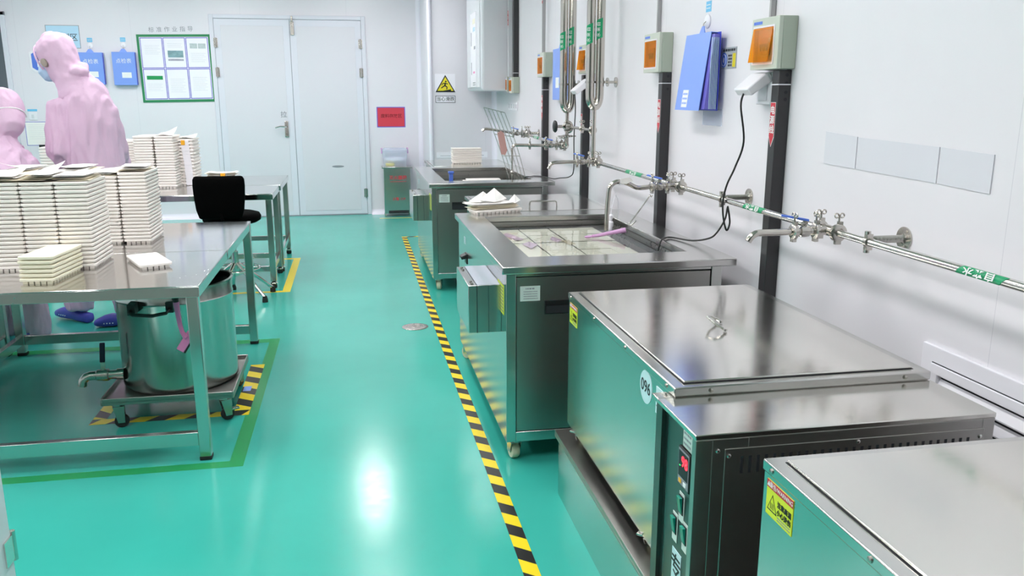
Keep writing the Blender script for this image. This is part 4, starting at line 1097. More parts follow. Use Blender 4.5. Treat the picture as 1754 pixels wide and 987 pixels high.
t2 = thing('water_pipe', 'far twin riser pipe with black handwheel feeding the taps over the farther tank', 'pipe', (1.42, 5.56, 1.05))
riser(t2, 5.56, 1.392, 1.449, 1.295, 1.085, 1.49, (1.70, 1.81), 0)
FZ = lambda y: 1.082 + (y - 5.56) * 0.012
rail(t2, 5.56, 7.06, 1.424, FZ)
b = B(); clamp(b, (1.42, 5.56, 1.15), (0, 0, 1), 0.028)
b.lathe((1.42, 5.56, 1.215), (-1, 0, 0), [(0.03, -0.03), (0.034, -0.02), (0.034, 0.015), (0.018, 0.02), (0.010, 0.03), (0.010, 0.062)], 20)
b.torus((1.43, 5.55, 1.21), (1, 0.6, 0), 0.036, 0.006, 22, 8); b.box(1.36, 1.48, 5.545, 5.575, 1.146, 1.154)
hv = b.obj('handwheel_valve', 'cast', t2)
b = B(); b.lathe((1.352, 5.56, 1.215), (-1, 0, 0), [(0.010, 0), (0.036, 0.004), (0.042, 0.014), (0.036, 0.024), (0.012, 0.03)], 10); b.obj('handwheel', 'black', hv, bevel=0.003)
b = B(); b.cyl((1.43, 5.53, 1.213), (1.424, 4.93, 1.213), 0.009, n=12); clamp(b, (1.427, 5.2, 1.213), (0, 1, 0), 0.019); clamp(b, (1.424, 4.95, 1.213), (0, 1, 0), 0.026); b.obj('link_pipe', 'cast', t2)
z = FZ(5.68); tap(t2, 5.68, z, [(1.24, 5.68, z), (1.16, 5.68, z + 0.002), (1.11, 5.68, z + 0.003), (1.085, 5.68, z + 0.002), (1.07, 5.68, z - 0.012)], 1, x=1.424)
b = B(); clamp(b, (1.30, 5.68, z), (1, 0, 0), 0.022); clamp(b, (1.19, 5.68, z), (1, 0, 0), 0.019); b.obj('clamp', 'cast', t2)
bracket(t2, 7.02, FZ(7.02), 1.424)
z = FZ(6.9) + 0.012; tap(t2, 6.9, z, [(1.27, 6.9, z + 0.012), (1.18, 6.9, z + 0.026), (1.11, 6.9, z + 0.036), (1.07, 6.9, z + 0.038), (1.045, 6.9, z + 0.022)], 1, x=1.424)
run_label(t2, 6.6, 6.42, FZ(6.6), FZ(6.42), 1.424)

# hook of bent wire and paper flag on the goose-neck tap
b = B(); b.tube(smooth_path([(1.320, 3.594, 0.978), (1.315, 3.59, 0.972), (1.308, 3.592, 0.979), (1.302, 3.59, 0.968), (1.266, 3.59, 0.918), (1.226, 3.59, 0.866), (1.214, 3.59, 0.852), (1.219, 3.588, 0.845), (1.230, 3.585, 0.852), (1.242, 3.58, 0.866)], 6), 0.0032, 8)
tag(b.obj('wire_hook', 'chrome', smooth=70), 'bent wire hook hanging under the goose-neck tap', 'hook')
t = thing('tag', 'white paper flag tied round the goose-neck tap spout', 'tag', (1.185, 3.59, 1.05))
fl = [(1.163, 3.575, 1.056), (1.200, 3.568, 1.064), (1.220, 3.568, 1.048), (1.19, 3.572, 1.034), (1.166, 3.575, 1.036)]
b = B(); b.rings([fl, [(x, y + 0.001, z) for x, y, z in fl]]); b.obj('flag', 'paper', t)
b = B()
for k in range(3): b.torus((1.164 + 0.008 * k, 3.59, RZ(3.59) + 0.0235 - 0.001 * k), (1, 0, -0.1), 0.0136, 0.0013, 18, 6)
b.obj('string', 'white', t)

# wire rack leaning in the farther tank
t = thing('wire_rack', 'leaning wire rack standing in the farther tank', 'rack', (1.25, 6.75, 0.70))
def rk(u, v): # u across 0..1, v down 0..1
    a = V((0.977, 6.36, 1.33)).lerp(V((1.134, 6.34, 1.291)), u); c = V((1.185, 6.36, 0.745)).lerp(V((1.303, 6.34, 0.765)), u)
    p = a.lerp(c, v); p.x += 0.012 * math.sin(v * PI); return p
b = B()
for k in range(6): b.tube([rk(k / 5, v / 8) for v in range(9)], 0.0026, 6)
b.obj('rods', 'steel_basin', t)
b = B()
for v in (0.0, 0.34, 0.62, 0.97): b.tube([rk(0, v), rk(1, v)], 0.003, 6)
b.obj('cross_bars', 'steel_basin', t)
b = B(); rg = [(1.075, 6.325, 1.14), (1.10, 6.32, 1.158), (1.125, 6.32, 1.14), (1.150, 6.325, 1.01), (1.135, 6.325, 0.975), (1.105, 6.325, 0.98)]; b.rings([rg, [(x, y + 0.008, z) for x, y, z in rg]])
tag(b.obj('rag', mat('rag_rose', (0.58, 0.33, 0.30), 0.8)), 'faded rose cloth hanging on the wire rack', 'cloth')
b = B(); b.tube([(1.185, 6.30, 1.03), (1.184, 6.30, 0.85), (1.183, 6.30, 0.505)], [0.008, 0.007, 0.007], 10); b.sphere((1.184, 6.30, 0.845), 0.016); tag(b.obj('drain_rod', 'cast'), 'upright steel rod standing in the farther tank by the rack', 'rod')

# ------------------------------------------------------------------ return-air grille low on the right wall
t = thing('return_air_grille', 'white louvred air grille low on the right wall', 'grille', (WX, 1.4, 0.2))
gy0, gy1, gz0, gz1 = 0.75, 1.982, 0.16, 0.752
def frame(b, x0, x1, y0, y1, z0, z1, w):
    O = lambda x: [(x, y0, z0), (x, y1, z0), (x, y1, z1), (x, y0, z1)]; I = lambda x: [(x, y0 + w, z0 + w), (x, y1 - w, z0 + w), (x, y1 - w, z1 - w), (x, y0 + w, z1 - w)]
    b.rings([O(x1), O(x0), I(x0), I(x1)], closed=True)
b = B(); frame(b, WX - 0.012, WX - 0.0005, gy0, gy1, gz0, gz1, 0.045); b.obj('outer_frame', 'white', t, bevel=0.002)
b = B(); frame(b, WX - 0.018, WX - 0.0005, gy0 + 0.0466, gy1 - 0.0466, gz0 + 0.0466, gz1 - 0.0466, 0.028); b.obj('inner_frame', 'white', t, bevel=0.002)
b = B(); frame(b, WX - 0.0128, WX - 0.0005, gy0 + 0.045, gy1 - 0.045, gz0 + 0.045, gz1 - 0.045, 0.0016); b.obj('frame_gap', 'dark', t)
b = B(); b.box(WX - 0.002, WX - 0.0006, gy0 + 0.07, gy1 - 0.07, gz0 + 0.07, gz1 - 0.07); b.obj('backing', 'dark', t)
b = B()
n = 10
for k in range(n):
    z = gz0 + 0.10 + k * (gz1 - gz0 - 0.2) / (n - 1)
    b.hexa([(WX - 0.003, gy0 + 0.075, z + 0.012), (WX - 0.003, gy1 - 0.075, z + 0.012), (WX - 0.018, gy1 - 0.075, z - 0.016), (WX - 0.018, gy0 + 0.075, z - 0.016), (WX - 0.003, gy0 + 0.075, z + 0.0145), (WX - 0.003, gy1 - 0.075, z + 0.0145), (WX - 0.019, gy1 - 0.075, z - 0.012), (WX - 0.019, gy0 + 0.075, z - 0.012)])
b.obj('louvres', 'white', t)

# blank pale cards taped on the right wall
t = None
for (ya, yb, za0, za1, zb0, zb1, lab) in ((2.58, 2.399, 1.197, 1.303, 1.194, 1.293, 'blank pale card on the right wall, farthest of three in a row'), (2.393, 2.018, 1.1935, 1.292, 1.187, 1.284, 'long blank pale card on the right wall, middle of three in a row'), (2.010, 1.817, 1.187, 1.284, 1.180, 1.277, 'blank pale card on the right wall, nearest of three in a row')):
    b = B(); b.prism([(WX - 0.0005, ya, za0), (WX - 0.0005, yb, zb0), (WX - 0.0005, yb, zb1), (WX - 0.0005, ya, za1)], (-0.0025, 0, 0))
    tag(b.obj('wall_card', mat('card_off_white', (0.70, 0.70, 0.75), 0.3)), lab, 'card', 'blank cards on the right wall')

# small grey badge with a blue disc
t = thing('wall_badge', 'small grey wall badge with blue disc and yellow strip', 'sign', (WX, 3.36, 1.53))
b = B(); b.box(WX - 0.003, WX - 0.0005, 3.294, 3.432, 1.528, 1.613); b.obj('plate', mat('badge_grey', (0.40, 0.42, 0.46), 0.35), t)
b = B(); b.lathe((WX - 0.003, 3.408, 1.563), (-1, 0, 0), [(0.030, 0), (0.030, 0.0015)], 26); bd = b.obj('blue_disc', 'blue', t)
b = B(); b.torus((WX - 0.0046, 3.408, 1.563), (1, 0, 0), 0.023, 0.0012, 24, 6); b.obox((WX - 0.0048, 3.408, 1.563), (0.0003, 0, 0), (0, 0.006, 0.003), (0, -0.003, 0.009)); b.obj('disc_mark', 'ink_w', bd)
b = B(); b.box(WX - 0.0038, WX - 0.003, 3.299, 3.325, 1.533, 1.588); b.obj('yellow_strip', 'sign_y', t)
lines('small_print', t, (WX - 0.003, 3.36, 1.602), R_R, R_U, 0.12, 1, 0.01, 0.010, 'ink', 0.0003)
lines('small_print', t, (WX - 0.003, 3.35, 1.56), R_R, R_U, 0.035, 4, 0.013, 0.008, 'ink', 0.0003)

# four small white switches below the hanging post
t = thing('switch_panel', 'row of four small white switch plates on the wall below breaker boxes', 'switch', (WX, 8.1, 1.27))
for k in range(4):
    b = B(); b.box(WX - 0.006, WX - 0.0005, 7.96 + 0.118 * k, 8.07 + 0.118 * k, 1.275, 1.352); p = b.obj('switch_plate', 'white', t, bevel=0.002)
    b = B(); b.box(WX - 0.009, WX - 0.006, 7.985 + 0.118 * k, 8.045 + 0.118 * k, 1.295, 1.335); b.obj('rocker', 'ac', p, bevel=0.001)

# folders hanging from hooks
def hook_on(parent_label, c, right, up):
    t = thing('wall_hook', parent_label, 'hook', c)
    r, u = V(right), V(up); n = r.cross(u); c = V(c)
    b = B(); b.lathe(c, n, [(0.03, 0.0005), (0.03, 0.004), (0.024, 0.009), (0.01, 0.011)], 24); b.obj('hook_base', 'white', t)
    b = B(); b.tube([c + n * 0.009, c + n * 0.02 - u * 0.01, c + n * 0.024 - u * 0.045, c + n * 0.02 - u * 0.058, c + n * 0.010 - u * 0.052], 0.0025, 6); b.obj('hook_wire', 'chrome', t)
    b = B(); card(b, c + u * 0.062, right, up, 0.055, 0.045, 0.001); k = b.obj('blue_tag', 'blue_tag', t)
    lines('small_print', k, c + u * 0.062, right, up, 0.042, 2, 0.014, 0.004, 'ink_w', 0.0014)
    return t
hook_on('white wall hook with a blue tag above the open clip folder', (WX, 3.60, 1.735), R_R, R_U)
t = thing('clip_folder', 'blue clip folder hanging open on the right wall, pages showing', 'folder', (WX - 0.05, 3.56, 1.355))
b = B(); b.box(WX - 0.030, WX - 0.027, 3.395, 3.68, 1.355, 1.678); b.obj('back_cover', 'blue_d', t)
b = B()
b.rings([[(WX - 0.030, y, 1.668), (WX - 0.052, y, 1.670), (WX - 0.085 - 0.0, y, 1.362), (WX - 0.034, y, 1.360)] for y in (3.40, 3.67)]); pg = b.obj('pages', 'violet', t)
b = B()
for k in range(6): b.box(WX - 0.036 - 0.006 * k, WX - 0.035 - 0.006 * k, 3.396, 3.40, 1.362, 1.655)
b.obj('page_edges', 'label_b', pg)
b = B(); b.rings([[(WX - 0.030, y, 1.678), (WX - 0.056, y, 1.680), (WX - 0.098, y, 1.355), (WX - 0.095, y, 1.355), (WX - 0.054, y, 1.677), (WX - 0.030, y, 1.675)] for y in (3.43, 3.70)]); fc = b.obj('front_cover', 'blue_l', t)
b = B(); b.prism([(WX - 0.04, 3.54, 1.678), (WX - 0.04, 3.60, 1.678), (WX - 0.038, 3.585, 1.70), (WX - 0.036, 3.578, 1.712), (WX - 0.036, 3.562, 1.712), (WX - 0.038, 3.555, 1.70)], (0.006, 0, 0)); b.obj('clip', 'blue_l', t)
dx = V((-0.042, 0, -0.325)).normalized(); c = V((WX - 0.0915, 3.60, 1.405)); nrm = R_R.cross(-dx)
b = B(); card(b, c, R_R, -dx, 0.062, 0.075, 0.0008); cl = b.obj('cover_label', 'ink_w', fc)
lines('small_print', cl, c, R_R, -dx, 0.05, 3, 0.02, 0.008, 'blue_l', 0.001)
# plastic pocket under it
b = B(); b.box(WX - 0.003, WX - 0.0005, 3.40, 3.60, 1.29, 1.36); tag(b.obj('clear_pocket', 'film'), 'empty clear pocket on the right wall below the open folder', 'pocket')
# far folder behind the riser
t = thing('clip_folder', 'pale blue clip folder hung behind the far riser pipe', 'folder', (WX - 0.03, 6.2, 1.38))
b = B(); b.box(WX - 0.045, WX - 0.02, 5.98, 6.35, 1.385, 1.755); fc = b.obj('cover', 'blue_l', t, bevel=0.003)
b = B(); b.prism([(WX - 0.036, 6.13, 1.755), (WX - 0.036, 6.20, 1.755), (WX - 0.034, 6.175, 1.79), (WX - 0.034, 6.155, 1.79)], (0.006, 0, 0)); b.obj('clip', 'blue_l', t)
b = B(); card(b, (WX - 0.045, 6.2, 1.51), R_R, R_U, 0.10, 0.075); b.obj('cover_label', 'ink_w', fc)

# ------------------------------------------------------------------ white wall unit in the corner
t = thing('air_unit', 'tall white wall-hung air unit in the far right corner', 'air unit', (1.38, 8.65, 1.46))
ax0, ax1, ay0, ay1, az0, az1 = 1.215, WX - 0.001, 8.11, 9.14, 1.46, 2.72
b = B(); b.box(ax0 + 0.012, ax1, ay0, ay1, az0, az1); b.obj('casing', 'ac', t, bevel=0.03, seg=4)
b = B(); b.box(ax0, ax0 + 0.02, ay0 + 0.05, ay1 - 0.10, az0 + 0.03, az1 - 0.03); f = b.obj('front_panel', 'ac', t, bevel=0.008, seg=3)
b = B(); b.box(ax0 - 0.003, ax0, 8.36, 8.75, 1.50, 2.21); p = b.obj('control_strip', 'white', t, bevel=0.001)
for (z0, z1, y0, y1, m) in ((2.10, 2.15, 8.42, 8.58, 'tray_y'), (2.03, 2.07, 8.42, 8.56, 'blue_sign'), (1.90, 2.03, 8.67, 8.71, 'ink_g'), (1.62, 1.74, 8.67, 8.71, 'ink_g'), (1.63, 1.65, 8.45, 8.56, 'pinkp'), (1.86, 1.89, 8.40, 8.50, 'ink_g')):
    b = B(); b.box(ax0 - 0.0045, ax0 - 0.003, y0, y1, z0, z1); b.obj('strip_mark', m, p)
lines('small_print', p, (ax0 - 0.003, 8.5, 1.53), R_R, R_U, 0.18, 2, 0.02, 0.010, 'ink_g', 0.0006)

# ------------------------------------------------------------------ slip warning on the pier
PY = 9.2
def poster(name, label, cat, c, right, up, w, h, face, border=None, bw=0.008, th=0.002):
    t = thing(name, label, cat, c)
    b = B(); card(b, c, right, up, w, h, th); bd = b.obj('board', border or face, t)
    if border:
        b = B(); r, u = V(right), V(up); card(b, V(c) + r.cross(u) * th, right, up, w - 2 * bw, h - 2 * bw, 0.0006); b.obj('face', face, t)
    return t
t = poster('warning_sign', 'yellow triangle slip hazard sign on the far pier', 'sign', (0.995, PY - 0.0005, 1.545), F_R, F_U, 0.218, 0.195, 'signwhite')
def trip(k, m, e, dz=0.0):
    b = B(); q = V((0.998, PY - 0.0026 - e, 1.528 + dz)); b.prism([q + V((0, 0, 0.103 * k)), q + V((0.108 * k, 0, -0.078 * k)), q + V((-0.108 * k, 0, -0.078 * k))], (0, -0.0004, 0)); b.obj('triangle', m, t, bevel=0.0)
trip(1, 'ink', 0); trip(0.80, 'sign_y', 0.0005)
b = B(); q = V((0.998, PY - 0.0038, 1.51))
def limb(a, c, w):
    a, c = V((a[0], 0, a[1])), V((c[0], 0, c[1])); d = (c - a); s = V((-d.z, 0, d.x)).normalized() * w
    b.prism([q + a + s, q + a - s, q + c - s, q + c + s], (0, -0.0004, 0))
b.lathe(q + V((0.005, 0, 0.052)), (0, -1, 0), [(0.009, 0), (0.009, 0.0004)], 14)
limb((0.0, 0.038), (-0.005, 0.008), 0.008); limb((-0.005, 0.010), (0.020, -0.008), 0.006); limb((0.020, -0.008), (0.012, -0.030), 0.005); limb((-0.005, 0.010), (-0.028, -0.004), 0.006); limb((-0.028, -0.004), (-0.044, -0.016), 0.005); limb((0.0, 0.036), (-0.030, 0.030), 0.0045); limb((-0.03, 0.030), (-0.042, 0.014), 0.004); limb((0.0, 0.036), (0.026, 0.026), 0.0045)
b.prism([q + V((-0.055, 0, -0.05)), q + V((0.06, 0, -0.05)), q + V((0.06, 0, -0.028))], (0, -0.0004, 0)); b.obj('slipping_figure', 'ink', t)
t = poster('caption_plate', 'white plate with black border and characters beneath the slip sign', 'sign', (0.997, PY - 0.0005, 1.377), F_R, F_U, 0.215, 0.074, 'signwhite', 'ink', 0.005)
text('当心滑跌', 0.049, 'ink', (0.997, PY - 0.0031, 1.377), F_R, F_U, t, bold=0.0003)
t = poster('pale_plate', 'low white label plate on the pier behind the tray stack', 'sign', (1.17, PY - 0.0005, 0.782), F_R, F_U, 0.56, 0.062, 'signwhite', th=0.004)
b = B(); b.box(0.93, 1.41, PY - 0.0052, PY - 0.0046, 0.772, 0.776); b.obj('plate_groove', 'ink_g', t)

# ------------------------------------------------------------------ back wall
YB = BY - 0.0005
t = poster('red_notice', 'red notice with violet border and dark print right of the double door', 'sign', (0.458, YB, 1.163), F_R, F_U, 0.338, 0.24, 'red_sign', 'violet', 0.010)
text('废料存放区', 0.048, 'red_dk', (0.462, YB - 0.0027, 1.175), F_R, F_U, t, sx=1.05, bold=0.001)

# framed board with six documents, skewed parallelogram as hung
t = thing('notice_board', 'green framed notice board with six papers in violet sleeves', 'notice board', (-1.927, YB, 1.34))
P = lambda u, v: V((-2.329 + 0.79 * u + (0.010 + 0.009 * 0) * (1 - v), 0, 1.337 + 0.742 * v + 0.012 * u))
def quad(b, u0, u1, v0, v1, y, th): b.prism([P(u0, v0) + V((0, y, 0)), P(u1, v0) + V((0, y, 0)), P(u1, v1) + V((0, y, 0)), P(u0, v1) + V((0, y, 0))], (0, -th, 0))
b = B(); quad(b, 0, 1, 0, 1, YB, 0.006); b.obj('frame', 'green_f', t)
b = B(); quad(b, 0.034, 0.966, 0.038, 0.962, YB - 0.006, 0.001); b.obj('backing', 'signwhite', t)
for i in range(3):
    for j in range(2):
        u0 = 0.042 + i * 0.308; v0 = 0.046 + j * 0.458
        b = B(); quad(b, u0, u0 + 0.300, v0, v0 + 0.450, YB - 0.007, 0.001); s = b.obj('sleeve', 'violet', t)
        b = B(); quad(b, u0 + 0.010, u0 + 0.290, v0 + 0.012, v0 + 0.438, YB - 0.008, 0.0008); b.obj('document', 'signwhite', s)
        cx = -2.322 + 0.79 * (u0 + 0.15); cz = 1.345 + 0.742 * (v0 + 0.225)
        up_rows = {(0, 0): (-0.04, 5), (1, 0): (-0.02, 9), (2, 0): (0, 9), (0, 1): (0.03, 6), (1, 1): (0.08, 3), (2, 1): (-0.05, 6)}[(i, j)]
        lines('small_print', s, (cx, YB - 0.0088, cz + up_rows[0]), F_R, F_U, 0.16, up_rows[1], 0.018, 0.003, 'ink_f', 0.0003, (1, .8, 1, .6))
        if (i, j) == (0, 0):
            b = B(); card(b, (cx, YB - 0.0088, cz + 0.065), F_R, F_U, 0.17, 0.042, 0.0004); b.obj('green_band', 'green', s)
        if (i, j) == (1, 1):
            b = B(); card(b, (cx, YB - 0.0088, cz - 0.015), F_R, F_U, 0.165, 0.075, 0.0004); b.obj('picture', mat('picture_teal', (0.22, 0.36, 0.40), 0.4, var=0.5, vscale=30), s)
            b = B(); card(b, (cx, YB - 0.0088, cz - 0.078), F_R, F_U, 0.165, 0.022, 0.0004); b.obj('picture', mat('picture_grey', (0.42, 0.40, 0.48), 0.4, var=0.5, vscale=30), s)
        if (i, j) == (2, 1):
            for k in (-1, 1):
                b = B(); card(b, (cx + 0.045 * k, YB - 0.0088, cz + 0.075), F_R, F_U, 0.08, 0.055, 0.0004); b.obj('picture', mat('picture_pale', (0.50, 0.56, 0.58), 0.4, var=0.3, vscale=30), s)
t = thing('heading_letters', 'grey stick-on heading characters above the green notice board', 'lettering', (-1.96, YB, 2.13))
for k, ch in enumerate('标准作业指导'): text(ch, 0.062, 'ink_g', (-2.165 + k * 0.083, YB, 2.128 + 0.003 * k), F_R, F_U, t, 'character')

# blue signs and folders left of the board
t = poster('area_sign', 'sky blue area sign behind the standing worker', 'sign', (-3.085, YB, 2.045), F_R, F_U, 0.345, 0.245, 'blue_sign', 'ink_g', 0.006)
text('配制区', 0.085, 'ink', (-3.06, YB - 0.0027, 2.035), F_R, F_U, t)
def wall_folder(x0, x1, z0, z1, label, hooklab):
    t = thing('clip_folder', label, 'folder', ((x0 + x1) / 2, BY - 0.02, z0))
    xc = (x0 + x1) / 2
    b = B(); b.box(x0, x1, BY - 0.055, BY - 0.015, z0, z1); f = b.obj('cover', 'blue_l', t, bevel=0.004)
    b = B(); b.box(x1, x1 + 0.004, BY - 0.052, BY - 0.015, z0 + 0.004, z1 - 0.004); b.obj('spine', 'blue_d', t)
    b = B(); b.prism([(xc - 0.04, BY - 0.04, z1), (xc + 0.04, BY - 0.04, z1), (xc + 0.015, BY - 0.036, z1 + 0.035), (xc - 0.015, BY - 0.036, z1 + 0.035)], (0, 0.008, 0)); b.obj('clip', 'blue_l', t)
    text('点检表', 0.055, 'ink_w', (xc, BY - 0.0552, z1 - 0.10), F_R, F_U, f)
    b = B(); card(b, (xc + 0.02, BY - 0.055, z0 + 0.11), F_R, F_U, 0.10, 0.06, 0.0006); b.obj('cover_label', 'ink_w', f)
    hook_on(hooklab, (xc, BY, z1 + 0.072), F_R, F_U)
wall_folder(-2.945, -2.690, 1.535, 1.88, 'blue clip folder hung on the back wall just behind the standing worker', 'white wall hook with blue tag above the folder behind the standing worker')
wall_folder(-2.594, -2.352, 1.528, 1.888, 'blue clip folder hung on the back wall next to the green notice board', 'white wall hook with blue tag above the folder beside the green notice board')
t = thing('shield_sign', 'blue shield shaped safety sign half hidden by the standing worker', 'sign', (-3.33, BY, 1.66))
q = [(-3.45, 1.875), (-3.40, 1.905), (-3.26, 1.905), (-3.21, 1.875), (-3.21, 1.70), (-3.27, 1.665), (-3.40, 1.665), (-3.45, 1.70)]
b = B(); b.prism([(x, BY - 0.0005, z) for x, z in q], (0, -0.012, 0)); b.obj('board', 'white', t)
b = B(); b.prism([(-3.33 + (x + 3.33) * 0.82, BY - 0.0126, 1.785 + (z - 1.785) * 0.82) for x, z in q], (0, -0.001, 0)); f = b.obj('face', 'blue', t)
b = B(); b.cyl((-3.33, BY - 0.0136, 1.82), (-3.33, BY - 0.0145, 1.82), 0.03, n=18); b.box(-3.375, -3.285, BY - 0.0145, BY - 0.0136, 1.72, 1.785); b.obj('pictogram', 'ink_w', f)
for (x0, x1, lab) in ((-3.585, -3.345, 'violet edged paper sleeve on back wall between the two workers, left one'), (-3.325, -3.10, 'violet edged paper sleeve on the back wall hidden behind standing worker')):
    t = poster('paper_sleeve', lab, 'sleeve', ((x0 + x1) / 2, YB, 1.0), F_R, F_U, x1 - x0, 0.262, 'paper', 'violet', 0.006)
    lines('small_print', t, ((x0 + x1) / 2, YB - 0.0027, 1.02), F_R, F_U, (x1 - x0) * 0.75, 8, 0.022, 0.003, 'ink_f', 0.0003)
t = thing('shelf_ledge', 'short black ledge under the violet paper sleeves', 'ledge', (-3.3, BY, 0.85)); b = B(); b.box(-3.45, -3.22, BY - 0.05, BY - 0.0005, 0.845, 0.868); b.box(-3.45, -3.22, BY - 0.05, BY - 0.046, 0.868, 0.88); b.obj('ledge', 'black', t)
t = thing('wall_switch', 'white wall switch with a cyan tag between the two workers', 'switch', (-3.49, BY, 1.15))
b = B(); b.box(-3.53, -3.445, BY - 0.01, BY - 0.0005, 1.15, 1.235); b.obj('switch_plate', 'white', t, bevel=0.003)
b = B(); b.box(-3.54, -3.44, BY - 0.0025, BY - 0.0005, 1.245, 1.268); b.obj('cyan_tag', 'blue_tag', t)
b = B(); b.box(-3.50, -3.475, BY - 0.014, BY - 0.01, 1.17, 1.21); b.obj('rocker', 'ac', t, bevel=0.002)

# fire equipment box and the tub on it
t = thing('fire_box', 'grey steel fire equipment box with red characters beside the double door', 'fire box', (0.49, 10.13, 0))
b = B(); b.box(0.338, 0.654, 10.03, 10.23, 0.035, 0.575)
for x in (0.338, 0.634): b.box(x, x + 0.02, 10.03, 10.05, 0, 0.035); b.box(x, x + 0.02, 10.21, 10.23, 0, 0.035)
b.obj('box', 'steel_v', t, bevel=0.003)
b = B(); b.box(0.318, 0.676, 10.012, 10.24, 0.575, 0.592); b.obj('lid', 'steel', t, bevel=0.003)
b = B(); b.box(0.36, 0.634, 10.0285, 10.03, 0.332, 0.336); b.box(0.37, 0.42, 10.024, 10.03, 0.333, 0.342); b.box(0.56, 0.61, 10.024, 10.03, 0.333, 0.342); b.obj('front_fold', 'chrome', t)
b = B(); b.box(0.385, 0.625, 10.0292, 10.03, 0.04, 0.075); b.obj('toe_gap', 'dark', t)
text('灭火器箱', 0.052, 'red', (0.505, 10.03, 0.462), F_R, F_U, t, bold=0.001)
lines('small_print', t, (0.505, 10.03, 0.418), F_R, F_U, 0.19, 1, 0.02, 0.008, 'red', 0.0006)
text('火警 119', 0.040, 'red', (0.51, 10.03, 0.21), F_R, F_U, t, bold=0.0006)
t = thing('storage_tub', 'clear lidded storage tub standing on the fire equipment box', 'tub', (0.48, 10.13, 0.593))
b = B()
w0 = [(0.352, 10.05), (0.604, 10.05), (0.604, 10.21), (0.352, 10.21)]; w1_ = [(0.332, 10.035), (0.624, 10.035), (0.624, 10.225), (0.332, 10.225)]
b.rings([[(x, y, 0.5925) for x, y in w0], [(x, y, 0.775) for x, y in w1_]], cap1=False); b.obj('tub_body', 'tub', t, smooth=20)
b = B(); b.box(0.326, 0.630, 10.03, 10.23, 0.776, 0.800); b.box(0.36, 0.60, 10.06, 10.20, 0.800, 0.808); b.obj('tub_lid', 'tub', t, bevel=0.004)
for x in (0.318, 0.622):
    b = B(); b.box(x, x + 0.016, 10.09, 10.17, 0.745, 0.81); b.obj('lid_clip', 'lilac', t, bevel=0.003)
b = B(); b.box(0.37, 0.47, 10.07, 10.16, 0.5945, 0.632); tag(b.obj('yellow_pack', 'sign_y', bevel=0.012, seg=3), 'yellow pack lying at the bottom of the clear tub', 'pack')
b = B(); b.box(0.48, 0.585, 10.07, 10.17, 0.5945, 0.625); tag(b.obj('grey_pack', 'ink_g', bevel=0.012, seg=3), 'grey pack at the bottom of the clear tub beside the yellow one', 'pack')
b = B(); b.sphere((0.48, 10.13, 0.672), 0.075, 14, (1.5, 0.7, 0.55)); tag(b.obj('cloth_bundle', 'signwhite'), 'pale cloth bundle inside the clear tub', 'cloth')

# ------------------------------------------------------------------ trays
def tray_mesh(rib, name, m):
    """moulded tray: rounded slab with a shallow top, standing on a comb of small feet"""
    b = B(); w, l, r = 0.065, 0.139, 0.012
    def ring(z, e):
        out = []
        for (cx, cy, a0) in ((w - r, l - r, 0), (-w + r, l - r, PI / 2), (-w + r, -l + r, PI), (w - r, -l + r, 1.5 * PI)):
            for k in range(4):
                a = a0 + k * PI / 6
                out.append((cx + (r - e) * math.cos(a), cy + (r - e) * math.sin(a), z))
        return out
    b.rings([ring(rib, 0.004), ring(rib + 0.0008, 0.001), ring(rib + 0.003, 0.0), ring(rib + 0.0100, 0.0), ring(rib + 0.0117, 0.002), ring(rib + 0.0117, 0.006), ring(rib + 0.0106, 0.007)])
    hw, hl = w - 0.009, l - 0.009
    if rib < 0.008:
        for q in ((-hw, hw, -hl, -hl + 0.006), (-hw, hw, hl - 0.006, hl), (-hw, -hw + 0.006, -hl + 0.006, hl - 0.006), (hw - 0.006, hw, -hl + 0.006, hl - 0.006)): b.box(*q, 0, rib)
        return b.obj(name, m, org=(0, 0, 0), smooth=40)
    n = 5
    for k in range(n):
        x = -hw + (2 * hw) * (k + 0.5) / n; s = hw / n - 0.0022
        for y in (-hl, hl - 0.008): b.box(x - s, x + s, y, y + 0.008, 0, rib)
    n = 10
    for k in range(n):
        y = -hl + 0.01 + (2 * hl - 0.02) * (k + 0.5) / n; s = (hl - 0.01) / n - 0.0024
        for x in (-hw, hw - 0.008): b.box(x, x + 0.008, y - s, y + s, 0, rib)
    return b.obj(name, m, org=(0, 0, 0), smooth=40)
TM = {}
for key, rib, m in (('flat', 0.0051, 'tray'), ('comb', 0.0095, 'tray'), ('flat_y', 0.0051, 'tray_y'), ('comb_y', 0.0095, 'tray_y')):
    o = tray_mesh(rib, 'tray', m); TM[key] = o.data; bpy.data.objects.remove(o)
PITCH = 0.0169
def tray(kind, loc, rz, label, group, sc=1.0):
    o = bpy.data.objects.new('tray', TM[kind]); COL.objects.link(o)
    o.location = loc; o.rotation_euler = (0, 0, rz); o.scale = (sc, sc, 1.22 if sc > 1 else 1)
    return tag(o, label, 'tray', group)

def stack(x, y, z, n, rz, where, group, col='', sc=1.0, jit=0.0012, all_comb=False):
    zz = z
    for k in range(n):
        comb = k == 0 or all_comb
        name = 'top' if k == n - 1 and n > 1 else ORD[k]
        what = '%s tray, %s%s, in %s' % ('white ribbed' if not col else 'cream ribbed', name, '' if name in ('top', 'bottom') else ' from the bottom', where)
        tray(('comb' if comb else 'flat') + col, (x + random.uniform(-jit, jit), y + random.uniform(-jit, jit), zz), rz + random.uniform(-.006, .006), what, group, sc)
        zz += ((0.0095 if comb else 0.0051) + 0.0119) * (1.22 if sc > 1 else 1)
    return zz

